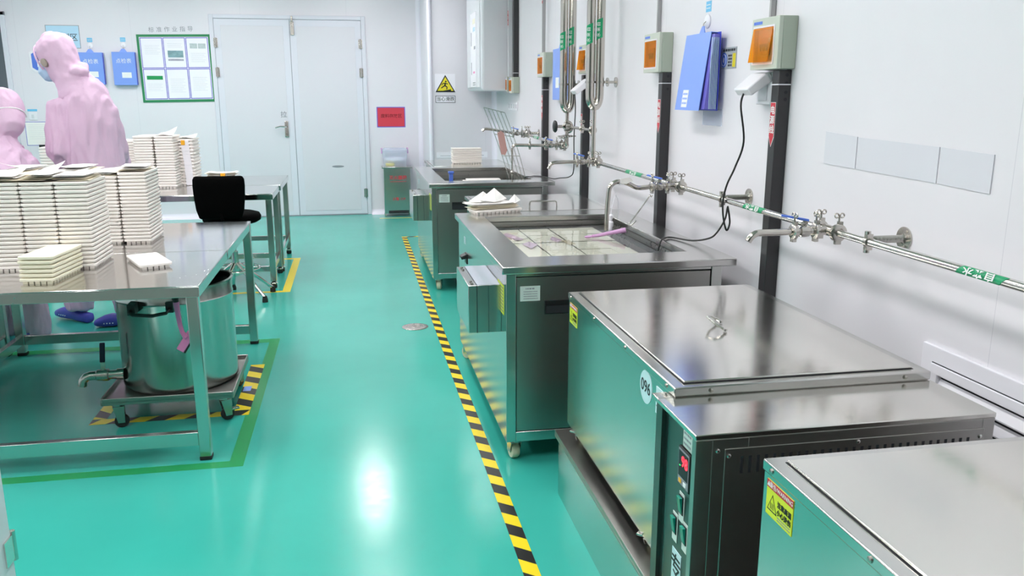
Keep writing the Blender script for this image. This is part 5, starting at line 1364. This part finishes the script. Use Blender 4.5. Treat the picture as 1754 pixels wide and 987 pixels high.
G1 = 'tall tray stacks on the near table'
tops = []
for k, (x, n, w) in enumerate(((-1.140, 21, 'front stack nearest the aisle'), (-1.271, 21, 'front stack, second from the aisle'), (-1.402, 21, 'front stack, third from the aisle'))):
    tops.append((x, 3.811, stack(x, 3.811, TZ, n, 0, w, G1)))
for k, (x, n, w) in enumerate(((-1.052, 20, 'rear stack nearest the aisle'), (-1.186, 19, 'rear stack, second from the aisle'), (-1.320, 20, 'rear stack, third from the aisle'), (-1.454, 19, 'rear stack, fourth from the aisle'), (-1.588, 20, 'rear stack, fifth from the aisle'))):
    tops.append((x, 4.42, stack(x, 4.42, TZ, n, 0, w, G1)))
stack(-1.198, 3.535, TZ, 6, -0.10, 'the small pile by the table edge', 'small cream tray pile', '_y', jit=0.0025)
tray('comb', (-0.885, 3.75, TZ), 0.43, 'single white ribbed tray lying alone on the near table', 'small cream tray pile').pop('group', None)
G2 = 'tray stacks on the middle table'
bt = []
for (x, y, n, w, sc, ac) in ((-1.432, 7.03, 19, 'the paired middle table stack, right one', 1.10, False), (-1.584, 7.03, 19, 'the paired middle table stack, left one', 1.10, False), (-1.315, 7.20, 14, 'the middle table stack with paper strip', 1.05, True), (-1.745, 7.22, 17, 'middle table stack at the standing worker', 1.05, False), (-2.165, 6.75, 16, 'middle table stack between both workers', 1.05, False)):
    bt.append((x, y, stack(x, y, TZ, n, 0, w, G2, sc=sc, all_comb=ac)))
stack(1.035, 7.83, 0.80, 8, PI / 2, 'the pile on the farther tank deck', 'pile on the farther tank deck', jit=0.002)
tray('comb', (0.985, 6.60, 0.737), PI / 2 + 0.03, 'white ribbed tray floating by the front edge of the farther tank', 'trays in the farther tank')
tray('flat', (1.03, 6.765, 0.737), PI / 2 - 0.03, 'white ribbed tray floating just behind another in the farther tank', 'trays in the farther tank')
tray('comb', (0.742, 4.462, 0.8002), PI / 2 + 0.29, 'white ribbed tray under loose papers on the nearer tank corner', 'x').pop('group', None)
b = B(); b.box(0.715, 0.745, 6.42, 6.445, 0.744, 0.83); b.box(0.695, 0.80, 6.41, 6.455, 0.736, 0.750); b.box(0.708, 0.752, 6.417, 6.448, 0.83, 0.85)
tag(b.obj('scrub_brush', 'blue', bevel=0.005), 'blue hand brush standing at the left front of the farther tank', 'brush')

# ------------------------------------------------------------------ loose papers
def sheet(c, rz, w, l, label, group, m='paper', curl=0.0, corner=0.0, tilt=(0, 0), wave=0.004, seed=0):
    b = bmesh.new(); nx, ny = 6, 9; vs = []
    ph = seed * 1.7
    R = Matrix.Rotation(rz, 3, 'Z') @ Matrix.Rotation(tilt[0], 3, 'X') @ Matrix.Rotation(tilt[1], 3, 'Y')
    for j in range(ny + 1):
        for i in range(nx + 1):
            u, v = i / nx - 0.5, j / ny - 0.5
            z = abs(wave) * (1 + math.sin(3.1 * u * 2 + ph) * math.cos(4 * v + ph)) + curl * (2 * v) ** 2 + corner * 0.9 * max(0, u * 0.7 + v + 0.05) ** 1.6
            vs.append(b.verts.new(R @ V((u * w, v * l, z))))
    for j in range(ny):
        for i in range(nx):
            a = j * (nx + 1) + i; b.faces.new([vs[a], vs[a + 1], vs[a + nx + 2], vs[a + nx + 1]])
    me = bpy.data.meshes.new('paper_sheet'); b.to_mesh(me); b.free()
    me.materials.append(M[m])
    for p in me.polygons: p.use_smooth = True
    o = bpy.data.objects.new('paper_sheet', me); COL.objects.link(o); o.location = c
    s = o.modifiers.new('thickness', 'SOLIDIFY'); s.thickness = 0.0007; s.offset = 1
    return tag(o, label, 'paper', group)

rnd = random.Random(11)
names = ['front stack nearest the aisle', 'front stack second from the aisle', 'front stack third from the aisle', 'rear stack nearest the aisle', 'rear stack second from the aisle', 'rear stack third from the aisle', 'rear stack fourth from the aisle', 'rear stack fifth from the aisle']
for q, (x, y, z) in enumerate(tops):
    front = q < 3
    for k in range(4 if front else 3):
        top = k == (3 if front else 2)
        m = 'paper_y' if k == 0 or (front and k == 1) else 'paper'
        corner = {2: 0.035, 6: 0.055, 7: 0.05, 4: 0.02, 3: 0.012}.get(q, 0.01) if top else 0.0
        sheet((x + rnd.uniform(-.018, .018), y + rnd.uniform(-.02, .015), z + 0.0005 + k * 0.0075 + (q % 2) * 0.004), rnd.uniform(-.12, .12) + (PI if q % 2 else 0), rnd.uniform(.116, .130), rnd.uniform(.23, .27),
              '%s paper sheet on the %s, %s of its pile' % ('cream' if m == 'paper_y' else 'white', names[q], ['bottom', 'second', 'third', 'top'][k] if not top else 'top'), 'papers on the tray stacks', m, curl=rnd.uniform(0, .003), corner=corner, wave=0.0012, seed=q * 5)
for q, (x, y, z) in enumerate(bt[:3]):
    if q == 1: continue
    sheet((x, y + (0.03 if q == 2 else -0.03), z + 0.0005), rnd.uniform(-.05, .05), 0.128, 0.22, 'white paper sheet topping the middle table stack, %s' % ['right of a pair', 'left of a pair', 'above the paper strip'][q], 'papers on the middle table stacks', curl=0.004, corner=(0.07, 0.02, 0.03)[q], seed=q + 40)
# papers on the tank corner tray
rz = PI / 2 + 0.29
zz = 0.8002 + 0.0095 + 0.0132
for k in range(6):
    sheet((0.728 + rnd.uniform(-.012, .012) - (0.02 if k > 3 else 0), 4.468 + rnd.uniform(-.01, .012), zz + k * 0.0052), rz + rnd.uniform(-.06, .06), 0.13, 0.25, '%s paper sheet on the tank corner tray, %s from the bottom' % ('cream' if k < 4 else 'white', ORD[k] if k else 'first'), 'papers on the tank corner tray', 'paper_y' if k < 4 else 'paper', curl=0.003, wave=0.0008, seed=60)
def peak(pts, label):
    b = B(); n = (V(pts[1]) - V(pts[0])).cross(V(pts[2]) - V(pts[0])).normalized() * 0.0007
    b.prism(pts, n); return tag(b.obj('paper_sheet', 'paper'), label, 'paper', 'papers on the tank corner tray')
z0 = zz + 0.033
peak([(0.600, 4.47, z0 + .004), (0.700, 4.60, z0 + .042), (0.745, 4.56, z0 + .006), (0.66, 4.44, z0 + .001)], 'white paper on the tank corner tray, peak raised at left')
peak([(0.655, 4.45, z0 + .012), (0.762, 4.60, z0 + .060), (0.82, 4.53, z0 + .008), (0.74, 4.43, z0 + .003)], 'white paper on the tank corner tray, tallest peak in middle')
peak([(0.812, 4.462, z0 - .004), (0.872, 4.57, z0 + .026), (0.896, 4.52, z0 - .002), (0.850, 4.435, z0 - .006)], 'white paper on the tank corner tray, low peak at right')

# paper strip with an orange clip on the wheeled table stack
x, y, z = bt[2]
t = thing('paper_strip', 'long white paper strip with orange clip hung down a middle table stack', 'paper', (x, y - 0.15, z - 0.2))
b = B(); b.tube([(x - 0.005, y - 0.149, z - 0.35)] + [(x, y - 0.1495, z - 0.35)], 0.001, 4); b.bm.free()
b = B(); b.rings([[(x - 0.028, y - 0.148, z - 0.005), (x + 0.032, y - 0.148, z - 0.005), (x + 0.032, y - 0.1488, z - 0.005), (x - 0.028, y - 0.1488, z - 0.005)], [(x - 0.012, y - 0.150, z - 0.2), (x + 0.045, y - 0.150, z - 0.2), (x + 0.045, y - 0.1508, z - 0.2), (x - 0.012, y - 0.1508, z - 0.2)], [(x - 0.008, y - 0.151, TZ + 0.004), (x + 0.048, y - 0.151, TZ + 0.004), (x + 0.048, y - 0.1518, TZ + 0.004), (x - 0.008, y - 0.1518, TZ + 0.004)]]); b.obj('strip', 'amberstrip', t)
b = B(); b.box(x - 0.024, x + 0.006, y - 0.154, y - 0.1489, z - 0.045, z - 0.008); b.obj('clip', 'orange_tag', t, bevel=0.002)
# banded sheaf of papers on the farthest table
t = thing('paper_bundle', 'fanned bundle of papers with orange band behind the black stool', 'papers', (-1.13, 7.62, TZ))
for k in range(9):
    b = B(); zc = TZ + 0.002 + k * 0.0062; pts = []
    for s in range(9):
        u = s / 8 - 0.5; pts.append((u, zc + 0.006 * abs(u) * math.sin(k * 2.1) * 2 + 0.010 * (2 * u) ** 2 * (k / 9)))
    w = 0.24 + 0.02 * math.sin(k * 3.3); o = 0.012 * math.sin(k * 1.9)
    b.rings([[(-1.13 + o + u * w, 7.55, z), (-1.13 + o + u * w, 7.70, z), (-1.13 + o + u * w, 7.70, z + 0.0012), (-1.13 + o + u * w, 7.55, z + 0.0012)] for u, z in pts])
    b.obj('sheet', 'paper' if k % 3 else 'paper_y', t)
b = B(); b.box(-1.135, -1.095, 7.543, 7.71, TZ + 0.012, TZ + 0.050); b.obj('band', 'orange_tag', t, bevel=0.004)

# ------------------------------------------------------------------ black stool with backrest
def stool(x, y, label):
    t = thing('stool', label, 'stool', (x, y, 0))
    b = B(); b.lathe((x, y, 0.545), (0, 0, 1), [(0.10, 0), (0.17, 0.003), (0.195, 0.018), (0.20, 0.045), (0.19, 0.065), (0.16, 0.074), (0.02, 0.070)], 36); b.obj('seat', 'black_seat', t, smooth=70)
    # backrest: a thick padded shell, wider on top
    b = B(); rs = []
    prof = [(0.600, 0.130, 0.010), (0.607, 0.140, 0.022), (0.66, 0.157, 0.030), (0.74, 0.166, 0.032), (0.82, 0.170, 0.030), (0.865, 0.168, 0.026), (0.883, 0.158, 0.016), (0.888, 0.145, 0.006)]
    for z, w, d in prof:
        ring = []
        for k in range(28):
            a = 2 * PI * k / 28; ca, sa = math.cos(a), math.sin(a)
            px = w * math.copysign(abs(ca) ** 0.35, ca); py = d * math.copysign(abs(sa) ** 0.6, sa)
            ring.append((x - 0.045 + px, y - 0.205 + py + 1.1 * px * px + 0.02 * (z - 0.6), z))
        rs.append(ring)
    b.rings(rs); b.obj('backrest', 'black_seat', t, smooth=70)
    b = B(); b.tube([(x, y - 0.05, 0.538), (x, y - 0.20, 0.535), (x - 0.02, y - 0.225, 0.56), (x - 0.04, y - 0.222, 0.64)], 0.012, 8); b.obj('back_bracket', 'black_seat', t)
    b = B(); b.cyl((x, y, 0.30), (x, y, 0.544), 0.014); b.cyl((x, y, 0.16), (x, y, 0.34), 0.024); b.obj('column', 'chrome', t)
    b = B(); b.torus((x, y, 0.215), (0, 0, 1), 0.165, 0.008, 32, 8)
    for k in range(4):
        a = PI / 4 + k * PI / 2 + 0.2; b.cyl((x + 0.02 * math.cos(a), y + 0.02 * math.sin(a), 0.215), (x + 0.16 * math.cos(a), y + 0.16 * math.sin(a), 0.215), 0.006, n=8)
    b.obj('foot_ring', 'chrome', t)
    for k in range(5):
        a = 0.55 + k * 2 * PI / 5; d = V((math.cos(a), math.sin(a), 0)); c = V((x, y, 0))
        b = B(); b.tube([c + d * 0.02 + V((0, 0, 0.25)), c + d * 0.08 + V((0, 0, 0.20)), c + d * 0.27 + V((0, 0, 0.035))], [0.013, 0.013, 0.011], 10); lg = b.obj('leg', 'chrome', t)
        b = B(); b.lathe(c + d * 0.272, (0, 0, 1), [(0.02, 0), (0.02, 0.02), (0.014, 0.044)], 14); b.obj('rubber_tip', 'rubber', lg)
    return t
stool(-0.862, 6.10, 'low black padded stool with backrest and chrome legs at the middle table')

# ------------------------------------------------------------------ workers
def loft(b, secs, n=22):
    """closed tube through (centre, half width, half depth, width direction)"""
    rs = []; P = [V(s[0]) for s in secs]; m = len(P)
    for i, s in enumerate(secs):
        t = (P[min(i + 1, m - 1)] - P[max(i - 1, 0)]).normalized()
        w = V(s[3]); w = (w - t * w.dot(t)).normalized(); d = t.cross(w)
        rs.append([P[i] + w * math.cos(2 * PI * k / n) * s[1] + d * math.sin(2 * PI * k / n) * s[2] for k in range(n)])
    a = (P[0] - P[1]).normalized() * min(secs[0][1], secs[0][2]) * 0.4; z = (P[-1] - P[-2]).normalized() * min(secs[-1][1], secs[-1][2]) * 0.4
    first = [P[0] + (p - P[0]) * 0.55 + a for p in rs[0]]; last = [P[-1] + (p - P[-1]) * 0.55 + z for p in rs[-1]]
    return b.rings([first] + rs + [last])

def fuse(b, name, mats, parent, voxel=0.014, smooth_it=6, fold=0.0, fscale=(9, 9, 3), color_fn=None, seed=0.0):
    """melt overlapping lofts into one skin, soften it, and press folds into it"""
    bm = b.bm
    bmesh.ops.recalc_face_normals(bm, faces=bm.faces)
    me = bpy.data.meshes.new(name + '_raw'); bm.to_mesh(me); bm.free()
    o = bpy.data.objects.new(name + '_raw', me); COL.objects.link(o)
    r = o.modifiers.new('melt', 'REMESH'); r.mode = 'VOXEL'; r.voxel_size = voxel
    s = o.modifiers.new('soften', 'SMOOTH'); s.iterations = smooth_it; s.factor = 0.5
    bpy.context.view_layer.update()
    m2 = bpy.data.meshes.new_from_object(o.evaluated_get(bpy.context.evaluated_depsgraph_get()))
    bpy.data.objects.remove(o)
    m2.name = name
    if fold:
        nv = [v.normal.copy() for v in m2.vertices]
        for v, nn in zip(m2.vertices, nv):
            q = V((v.co.x * fscale[0] + seed, v.co.y * fscale[1], v.co.z * fscale[2]))
            f = noise.noise(q) * 0.7 + 0.5 * (0.5 - abs(noise.noise(q * 2.1 + V((3, 1, 7)))) * 1.6) + 0.25 * noise.noise(q * 4.3)
            v.co += nn * f * fold
    m2.transform(Matrix.Translation(-WL[parent.name]))
    m2.materials.clear()
    for m in (mats if isinstance(mats, (list, tuple)) else [mats]): m2.materials.append(M[m])
    for p in m2.polygons: p.use_smooth = True; p.material_index = 0
    o = bpy.data.objects.new(name, m2); COL.objects.link(o); o.parent = parent; WL[o.name] = WL[parent.name]
    return o

def head(b, c, f, up, k=1.0):
    """skull, jaw, nose, brow and ears looking along f"""
    c, f, u = V(c), V(f).normalized(), V(up).normalized(); u = (u - f * u.dot(f)).normalized(); s = f.cross(u)
    loft(b, [(c - u * 0.105 * k + f * 0.035 * k, 0.03 * k, 0.028 * k, s), (c - u * 0.085 * k + f * 0.03 * k, 0.048 * k, 0.05 * k, s), (c - u * 0.05 * k + f * 0.018 * k, 0.062 * k, 0.075 * k, s), (c + f * 0.004 * k, 0.072 * k, 0.092 * k, s), (c + u * 0.045 * k - f * 0.004 * k, 0.074 * k, 0.095 * k, s), (c + u * 0.085 * k - f * 0.008 * k, 0.058 * k, 0.072 * k, s), (c + u * 0.105 * k - f * 0.008 * k, 0.03 * k, 0.04 * k, s)])
    loft(b, [(c + u * 0.02 * k + f * 0.088 * k, 0.008 * k, 0.008 * k, s), (c - u * 0.01 * k + f * 0.102 * k, 0.012 * k, 0.012 * k, s), (c - u * 0.028 * k + f * 0.095 * k, 0.015 * k, 0.010 * k, s)], 10)
    for e in (-1, 1):
        loft(b, [(c + s * 0.072 * e * k + u * 0.025 * k, 0.008 * k, 0.016 * k, s), (c + s * 0.076 * e * k, 0.009 * k, 0.02 * k, s), (c + s * 0.072 * e * k - u * 0.028 * k, 0.007 * k, 0.012 * k, s)], 10)
    return f, u, s

def hand(b, wrist, d, palm_n, k=1.0):
    """palm, four bent fingers of unequal length and a thumb off the side"""
    w, d, n = V(wrist), V(d).normalized(), V(palm_n).normalized(); n = (n - d * n.dot(d)).normalized(); s = d.cross(n)
    loft(b, [(w, 0.024 * k, 0.018 * k, s), (w + d * 0.03 * k, 0.034 * k, 0.016 * k, s), (w + d * 0.07 * k, 0.040 * k, 0.014 * k, s), (w + d * 0.095 * k, 0.038 * k, 0.012 * k, s)], 14)
    for q, (o, l) in enumerate(((-0.029, 0.066), (-0.010, 0.076), (0.010, 0.072), (0.029, 0.056))):
        p = w + d * 0.092 * k + s * o * k; l *= k
        b.tube([p, p + d * l * 0.42 + n * l * 0.06, p + d * l * 0.72 + n * l * 0.25, p + d * l * 0.88 + n * l * 0.5], [0.0092 * k, 0.0088 * k, 0.008 * k, 0.0065 * k], 10)
    p = w + d * 0.03 * k - s * 0.03 * k
    b.tube([p, p + d * 0.025 * k - s * 0.022 * k + n * 0.006, p + d * 0.05 * k - s * 0.030 * k + n * 0.014, p + d * 0.068 * k - s * 0.030 * k + n * 0.022], [0.012 * k, 0.011 * k, 0.0095 * k, 0.007 * k], 10)

def clog(parent, heel, toe, lift=0.0):
    h, t = V(heel), V(toe); f = (t - h); L = f.length; f.normalize(); s = V((-f.y, f.x, 0)); u = V((0, 0, 1))
    b = B(); rs = []
    for q, hw, z0, z1 in ((0.0, 0.028, 0.006, 0.055), (0.03, 0.036, 0.0, 0.062), (0.25, 0.039, 0.0, 0.062), (0.45, 0.041, 0.004, 0.075), (0.62, 0.046, 0.002, 0.082), (0.78, 0.049, 0.002, 0.070), (0.92, 0.043, 0.006, 0.052), (0.985, 0.026, 0.014, 0.040), (1.0, 0.012, 0.020, 0.034)):
        c = h + f * L * q + u * (lift * q)
        ring = []
        for k in range(20):
            a = 2 * PI * k / 20; ca, sa = math.cos(a), math.sin(a)
            ring.append(c + s * hw * math.copysign(abs(ca) ** 0.7, ca) + u * ((z0 + z1) / 2 + (z1 - z0) / 2 * math.copysign(abs(sa) ** 0.7, sa)))
        rs.append(ring)
    b.rings(rs); o = b.obj('clog', 'clog', parent, smooth=70)
    b = B()
    for k in range(6):
        q = 0.58 + 0.06 * k; hw = 0.0485 - 0.010 * max(0, q - 0.75) / 0.2
        for e in (-1, 1):
            c = h + f * L * q + u * (0.03 + lift * q) + s * (hw * 1.0) * e
            b.lathe(c - s * e * 0.004, s * e, [(0.0038, 0), (0.0038, 0.0045)], 8)
    b.obj('vent_holes', 'ink_w', o)
    return o

# --- standing worker, back to the viewer, head bent to the left
A = thing('person', 'person in pink hooded coverall and blue clogs standing with the head bowed to the left', 'person', (-1.60, 5.53, 0))
sw = V((0.93, -0.10, 0.0))             # shoulder line
fw = V((-0.35, 0.94, 0.0))             # chest faces away
hc = V((-1.722, 5.57, 1.640))
hf = V((-0.93, 0.20, -0.36)); hu = V((-0.30, 0.1, 0.94))
b = B()
f, u, s = head(b, hc, hf, hu)
loft(b, [((-1.625, 5.545, 1.40), 0.055, 0.055, sw), ((-1.670, 5.555, 1.50), 0.052, 0.055, sw), ((-1.715, 5.572, 1.60), 0.05, 0.055, sw)])
# trunk and limbs under the cloth
loft(b, [((-1.56, 5.53, 0.86), 0.14, 0.09, sw), ((-1.565, 5.53, 1.05), 0.13, 0.085, sw), ((-1.585, 5.53, 1.25), 0.16, 0.09, sw), ((-1.60, 5.535, 1.38), 0.15, 0.08, sw), ((-1.615, 5.54, 1.43), 0.07, 0.06, sw)])
armL = [V((-1.702, 5.51, 1.345)), V((-1.712, 5.465, 1.10)), V((-1.70, 5.60, 0.93))]
armR = [V((-1.455, 5.51, 1.315)), V((-1.448, 5.56, 1.10)), V((-1.50, 5.80, 0.95))]
for (p, e, w) in (armL, armR):
    b.tube([p, p.lerp(e, .5), e, e.lerp(w, .5), w], [0.045, 0.042, 0.036, 0.033, 0.025], 12)
    hand(b, w, (w - e), (0, 0, -1))
legs = ([V((-1.635, 5.56, 0.88)), V((-1.685, 5.60, 0.48)), V((-1.765, 5.615, 0.09))], [V((-1.49, 5.50, 0.88)), V((-1.46, 5.44, 0.48)), V((-1.425, 5.455, 0.09))])
for (p, e, w) in legs:
    b.tube([p, p.lerp(e, .5), e, e.lerp(w, .4), w], [0.075, 0.066, 0.052, 0.05, 0.034], 12)
fuse(b, 'body', 'skin', A, 0.0085, 3)
# coverall
b = B()
loft(b, [((-1.555, 5.53, 0.84), 0.17, 0.14, sw), ((-1.552, 5.53, 0.95), 0.170, 0.15, sw), ((-1.545, 5.525, 1.10), 0.162, 0.145, sw), ((-1.555, 5.52, 1.25), 0.168, 0.14, sw), ((-1.575, 5.525, 1.36), 0.160, 0.13, sw), ((-1.588, 5.535, 1.44), 0.125, 0.11, sw), ((-1.63, 5.545, 1.49), 0.095, 0.09, sw)])
for (p, e, w) in (armL, armR):
    o = (p - V((-1.58, 5.53, p.z))).normalized() * -0.05
    b.tube([p + o + V((0, 0, 0.035)), p, p.lerp(e, .5), e, e.lerp(w, .5), w, w + (w - e).normalized() * 0.012], [0.066, 0.074, 0.078, 0.076, 0.068, 0.055, 0.045], 16)
for (p, e, w) in legs:
    b.tube([p, p.lerp(e, .5), e, e.lerp(w, .6), w + V((0, 0, 0.03)), w - V((0, 0, 0.005))], [0.125, 0.12, 0.10, 0.088, 0.082, 0.075], 18)
fuse(b, 'coverall', 'pink', A, 0.010, 8, 0.031, (11, 11, 2.3), seed=2.0)
# hood with gathered collar: leaves the face open
b = B()
loft(b, [(hc - u * 0.125 - f * 0.020, 0.085, 0.095, s), (hc - u * 0.06 - f * 0.022, 0.094, 0.100, s), (hc + u * 0.0 - f * 0.022, 0.100, 0.110, s), (hc + u * 0.06 - f * 0.016, 0.100, 0.116, s), (hc + u * 0.105 - f * 0.010, 0.078, 0.092, s), (hc + u * 0.132 - f * 0.008, 0.040, 0.048, s)])
loft(b, [(V((-1.60, 5.535, 1.42)), 0.13, 0.11, sw), (V((-1.625, 5.545, 1.48)), 0.105, 0.10, sw), (V((-1.655, 5.555, 1.53)), 0.090, 0.095, sw), (V((-1.690, 5.565, 1.58)), 0.09, 0.098, sw)])
b.sphere((-1.585, 5.50, 1.555), 0.062, 12, (1.0, 0.9, 0.62)); b.sphere((-1.56, 5.52, 1.585), 0.034, 10)
fuse(b, 'hood', 'pink', A, 0.009, 5, 0.010, (10, 10, 7), seed=8.0)
# brow band of the hood, face opening
b = B(); b.tube([hc + f * 0.072 + s * 0.080 * math.cos(a) + u * (0.012 + 0.088 * math.sin(a)) for a in [PI * 2 * k / 26 for k in range(26)]], 0.006, 8, closed=True)
b.obj('hood_hem', 'pink', A, smooth=70)
b = B()
loft(b, [(hc + f * 0.068 - u * 0.025, 0.050, 0.048, s), (hc + f * 0.082 - u * 0.055, 0.062, 0.050, s), (hc + f * 0.072 - u * 0.095, 0.050, 0.044, s)]); fm = fuse(b, 'face_mask', 'mask', A, 0.006, 3)
b = B()
for e in (-1, 1):
    b.sphere(hc + f * 0.094 + s * 0.031 * e + u * 0.022, 0.010, 10)
b.obj('eyes', 'ink', A)
b = B()
for e in (-1, 1): b.tube([hc + f * 0.100 + s * 0.016 * e + u * 0.042, hc + f * 0.099 + s * 0.034 * e + u * 0.047, hc + f * 0.090 + s * 0.05 * e + u * 0.041], 0.004, 6)
b.obj('eyebrows', 'hair', A)
sc = s if s.y < 0 else -s
b = B(); b.rings([[hc + f * (0.030 + 0.017 * math.cos(q)) - u * (0.030 - 0.026 * math.sin(q)) + sc * (0.105 - e) for q in [2 * PI * k / 18 for k in range(18)]] for e in (0.03, 0.0)])
b.obj('ear_patch', 'earpatch', A, bevel=0.004)
clog(A, (-1.70, 5.565, 0.0), (-1.945, 5.745, 0.0), 0.012)
clog(A, (-1.365, 5.462, 0.0), (-1.645, 5.452, 0.0))

# --- second worker, bent forward over the table, only the right half in view
Bp = thing('person', 'person in pink hooded coverall bending over the table at the left edge', 'person', (-2.05, 5.36, 0))
sw = V((1, -0.06, 0)); fw = V((0, 1, 0))
hc = V((-1.990, 5.390, 1.318)); hf = V((-0.55, 0.62, -0.55)); hu = V((-0.2, 0.35, 0.9))
b = B(); f, u, s = head(b, hc, hf, hu)
loft(b, [((-2.045, 5.330, 1.10), 0.055, 0.055, sw), ((-2.020, 5.360, 1.20), 0.052, 0.055, sw), ((-1.995, 5.380, 1.29), 0.05, 0.055, sw)])
loft(b, [((-2.035, 5.190, 0.80), 0.14, 0.09, sw), ((-2.045, 5.250, 0.95), 0.14, 0.085, sw), ((-2.050, 5.300, 1.08), 0.14, 0.08, sw), ((-2.045, 5.330, 1.15), 0.07, 0.06, sw)])
armR = [V((-1.890, 5.32, 1.035)), V((-1.895, 5.42, 0.86)), V((-1.95, 5.62, 0.80))]
armL = [V((-2.235, 5.340, 1.05)), V((-2.305, 5.470, 0.86)), V((-2.235, 5.710, 0.80))]
for (p, e, w) in (armL, armR):
    b.tube([p, p.lerp(e, .5), e, e.lerp(w, .5), w], [0.045, 0.042, 0.036, 0.033, 0.025], 12); hand(b, w, (w - e), (0, 0, -1))
legs = ([V((-1.950, 5.180, 0.80)), V((-1.930, 5.210, 0.44)), V((-1.910, 5.210, 0.09))], [V((-2.120, 5.180, 0.80)), V((-2.115, 5.220, 0.44)), V((-2.100, 5.230, 0.09))])
for (p, e, w) in legs: b.tube([p, p.lerp(e, .5), e, e.lerp(w, .4), w], [0.075, 0.066, 0.052, 0.05, 0.034], 12)
fuse(b, 'body', 'skin', Bp, 0.0085, 3)
b = B()
loft(b, [((-2.035, 5.180, 0.76), 0.19, 0.14, sw), ((-2.035, 5.210, 0.86), 0.20, 0.15, sw), ((-2.040, 5.260, 0.97), 0.20, 0.145, sw), ((-2.045, 5.300, 1.06), 0.195, 0.135, sw), ((-2.040, 5.330, 1.13), 0.145, 0.115, sw), ((-2.025, 5.350, 1.19), 0.095, 0.09, sw)])
for (p, e, w) in (armL, armR):
    o = (V((-2.06, 5.43, p.z)) - p).normalized() * 0.03
    b.tube([p + o + V((0, 0, 0.02)), p, p.lerp(e, .5), e, e.lerp(w, .5), w, w + (w - e).normalized() * 0.012], [0.075, 0.082, 0.082, 0.078, 0.068, 0.055, 0.045], 16)
for (p, e, w) in legs: b.tube([p, p.lerp(e, .5), e, e.lerp(w, .6), w + V((0, 0, 0.0)), w - V((0, 0, 0.055))], [0.12, 0.115, 0.10, 0.092, 0.088, 0.08], 18)
fuse(b, 'coverall', 'pink', Bp, 0.010, 8, 0.031, (11, 11, 2.3), seed=5.0)
b = B()
loft(b, [(hc - u * 0.125 - f * 0.020, 0.085, 0.095, s), (hc - u * 0.06 - f * 0.022, 0.098, 0.104, s), (hc - f * 0.024, 0.108, 0.116, s), (hc + u * 0.055 - f * 0.02, 0.108, 0.120, s), (hc + u * 0.095 - f * 0.014, 0.082, 0.092, s), (hc + u * 0.118 - f * 0.010, 0.042, 0.048, s)])
loft(b, [(V((-2.045, 5.330, 1.10)), 0.14, 0.115, sw), (V((-2.025, 5.350, 1.17)), 0.11, 0.10, sw), (V((-2.005, 5.370, 1.23)), 0.095, 0.098, sw), (V((-1.995, 5.380, 1.28)), 0.09, 0.098, sw)])
fuse(b, 'hood', 'pink', Bp, 0.009, 5, 0.010, (10, 10, 7), seed=3.0)
b = B(); loft(b, [(hc + f * 0.062 - u * 0.025, 0.048, 0.045, s), (hc + f * 0.070 - u * 0.055, 0.058, 0.046, s), (hc + f * 0.062 - u * 0.09, 0.045, 0.04, s)]); fuse(b, 'face_mask', 'mask', Bp, 0.006, 3)
b = B(); b.tube([hc - f * 0.01 + s * 0.112 * math.sin(a) * 1.0 + u * (-0.045) - f * (0.118 * math.cos(a)) for a in [-1.3 + 2.6 * k / 16 for k in range(17)]], 0.004, 6); b.obj('mask_strap', 'ink_w', Bp, smooth=70)
b = B()
for e in (-1, 1): b.sphere(hc + f * 0.094 + s * 0.031 * e + u * 0.022, 0.010, 10)
b.obj('eyes', 'ink', Bp)
clog(Bp, (-1.905, 5.140, 0.0), (-1.930, 5.420, 0.0))
clog(Bp, (-2.100, 5.160, 0.0), (-2.125, 5.440, 0.0))
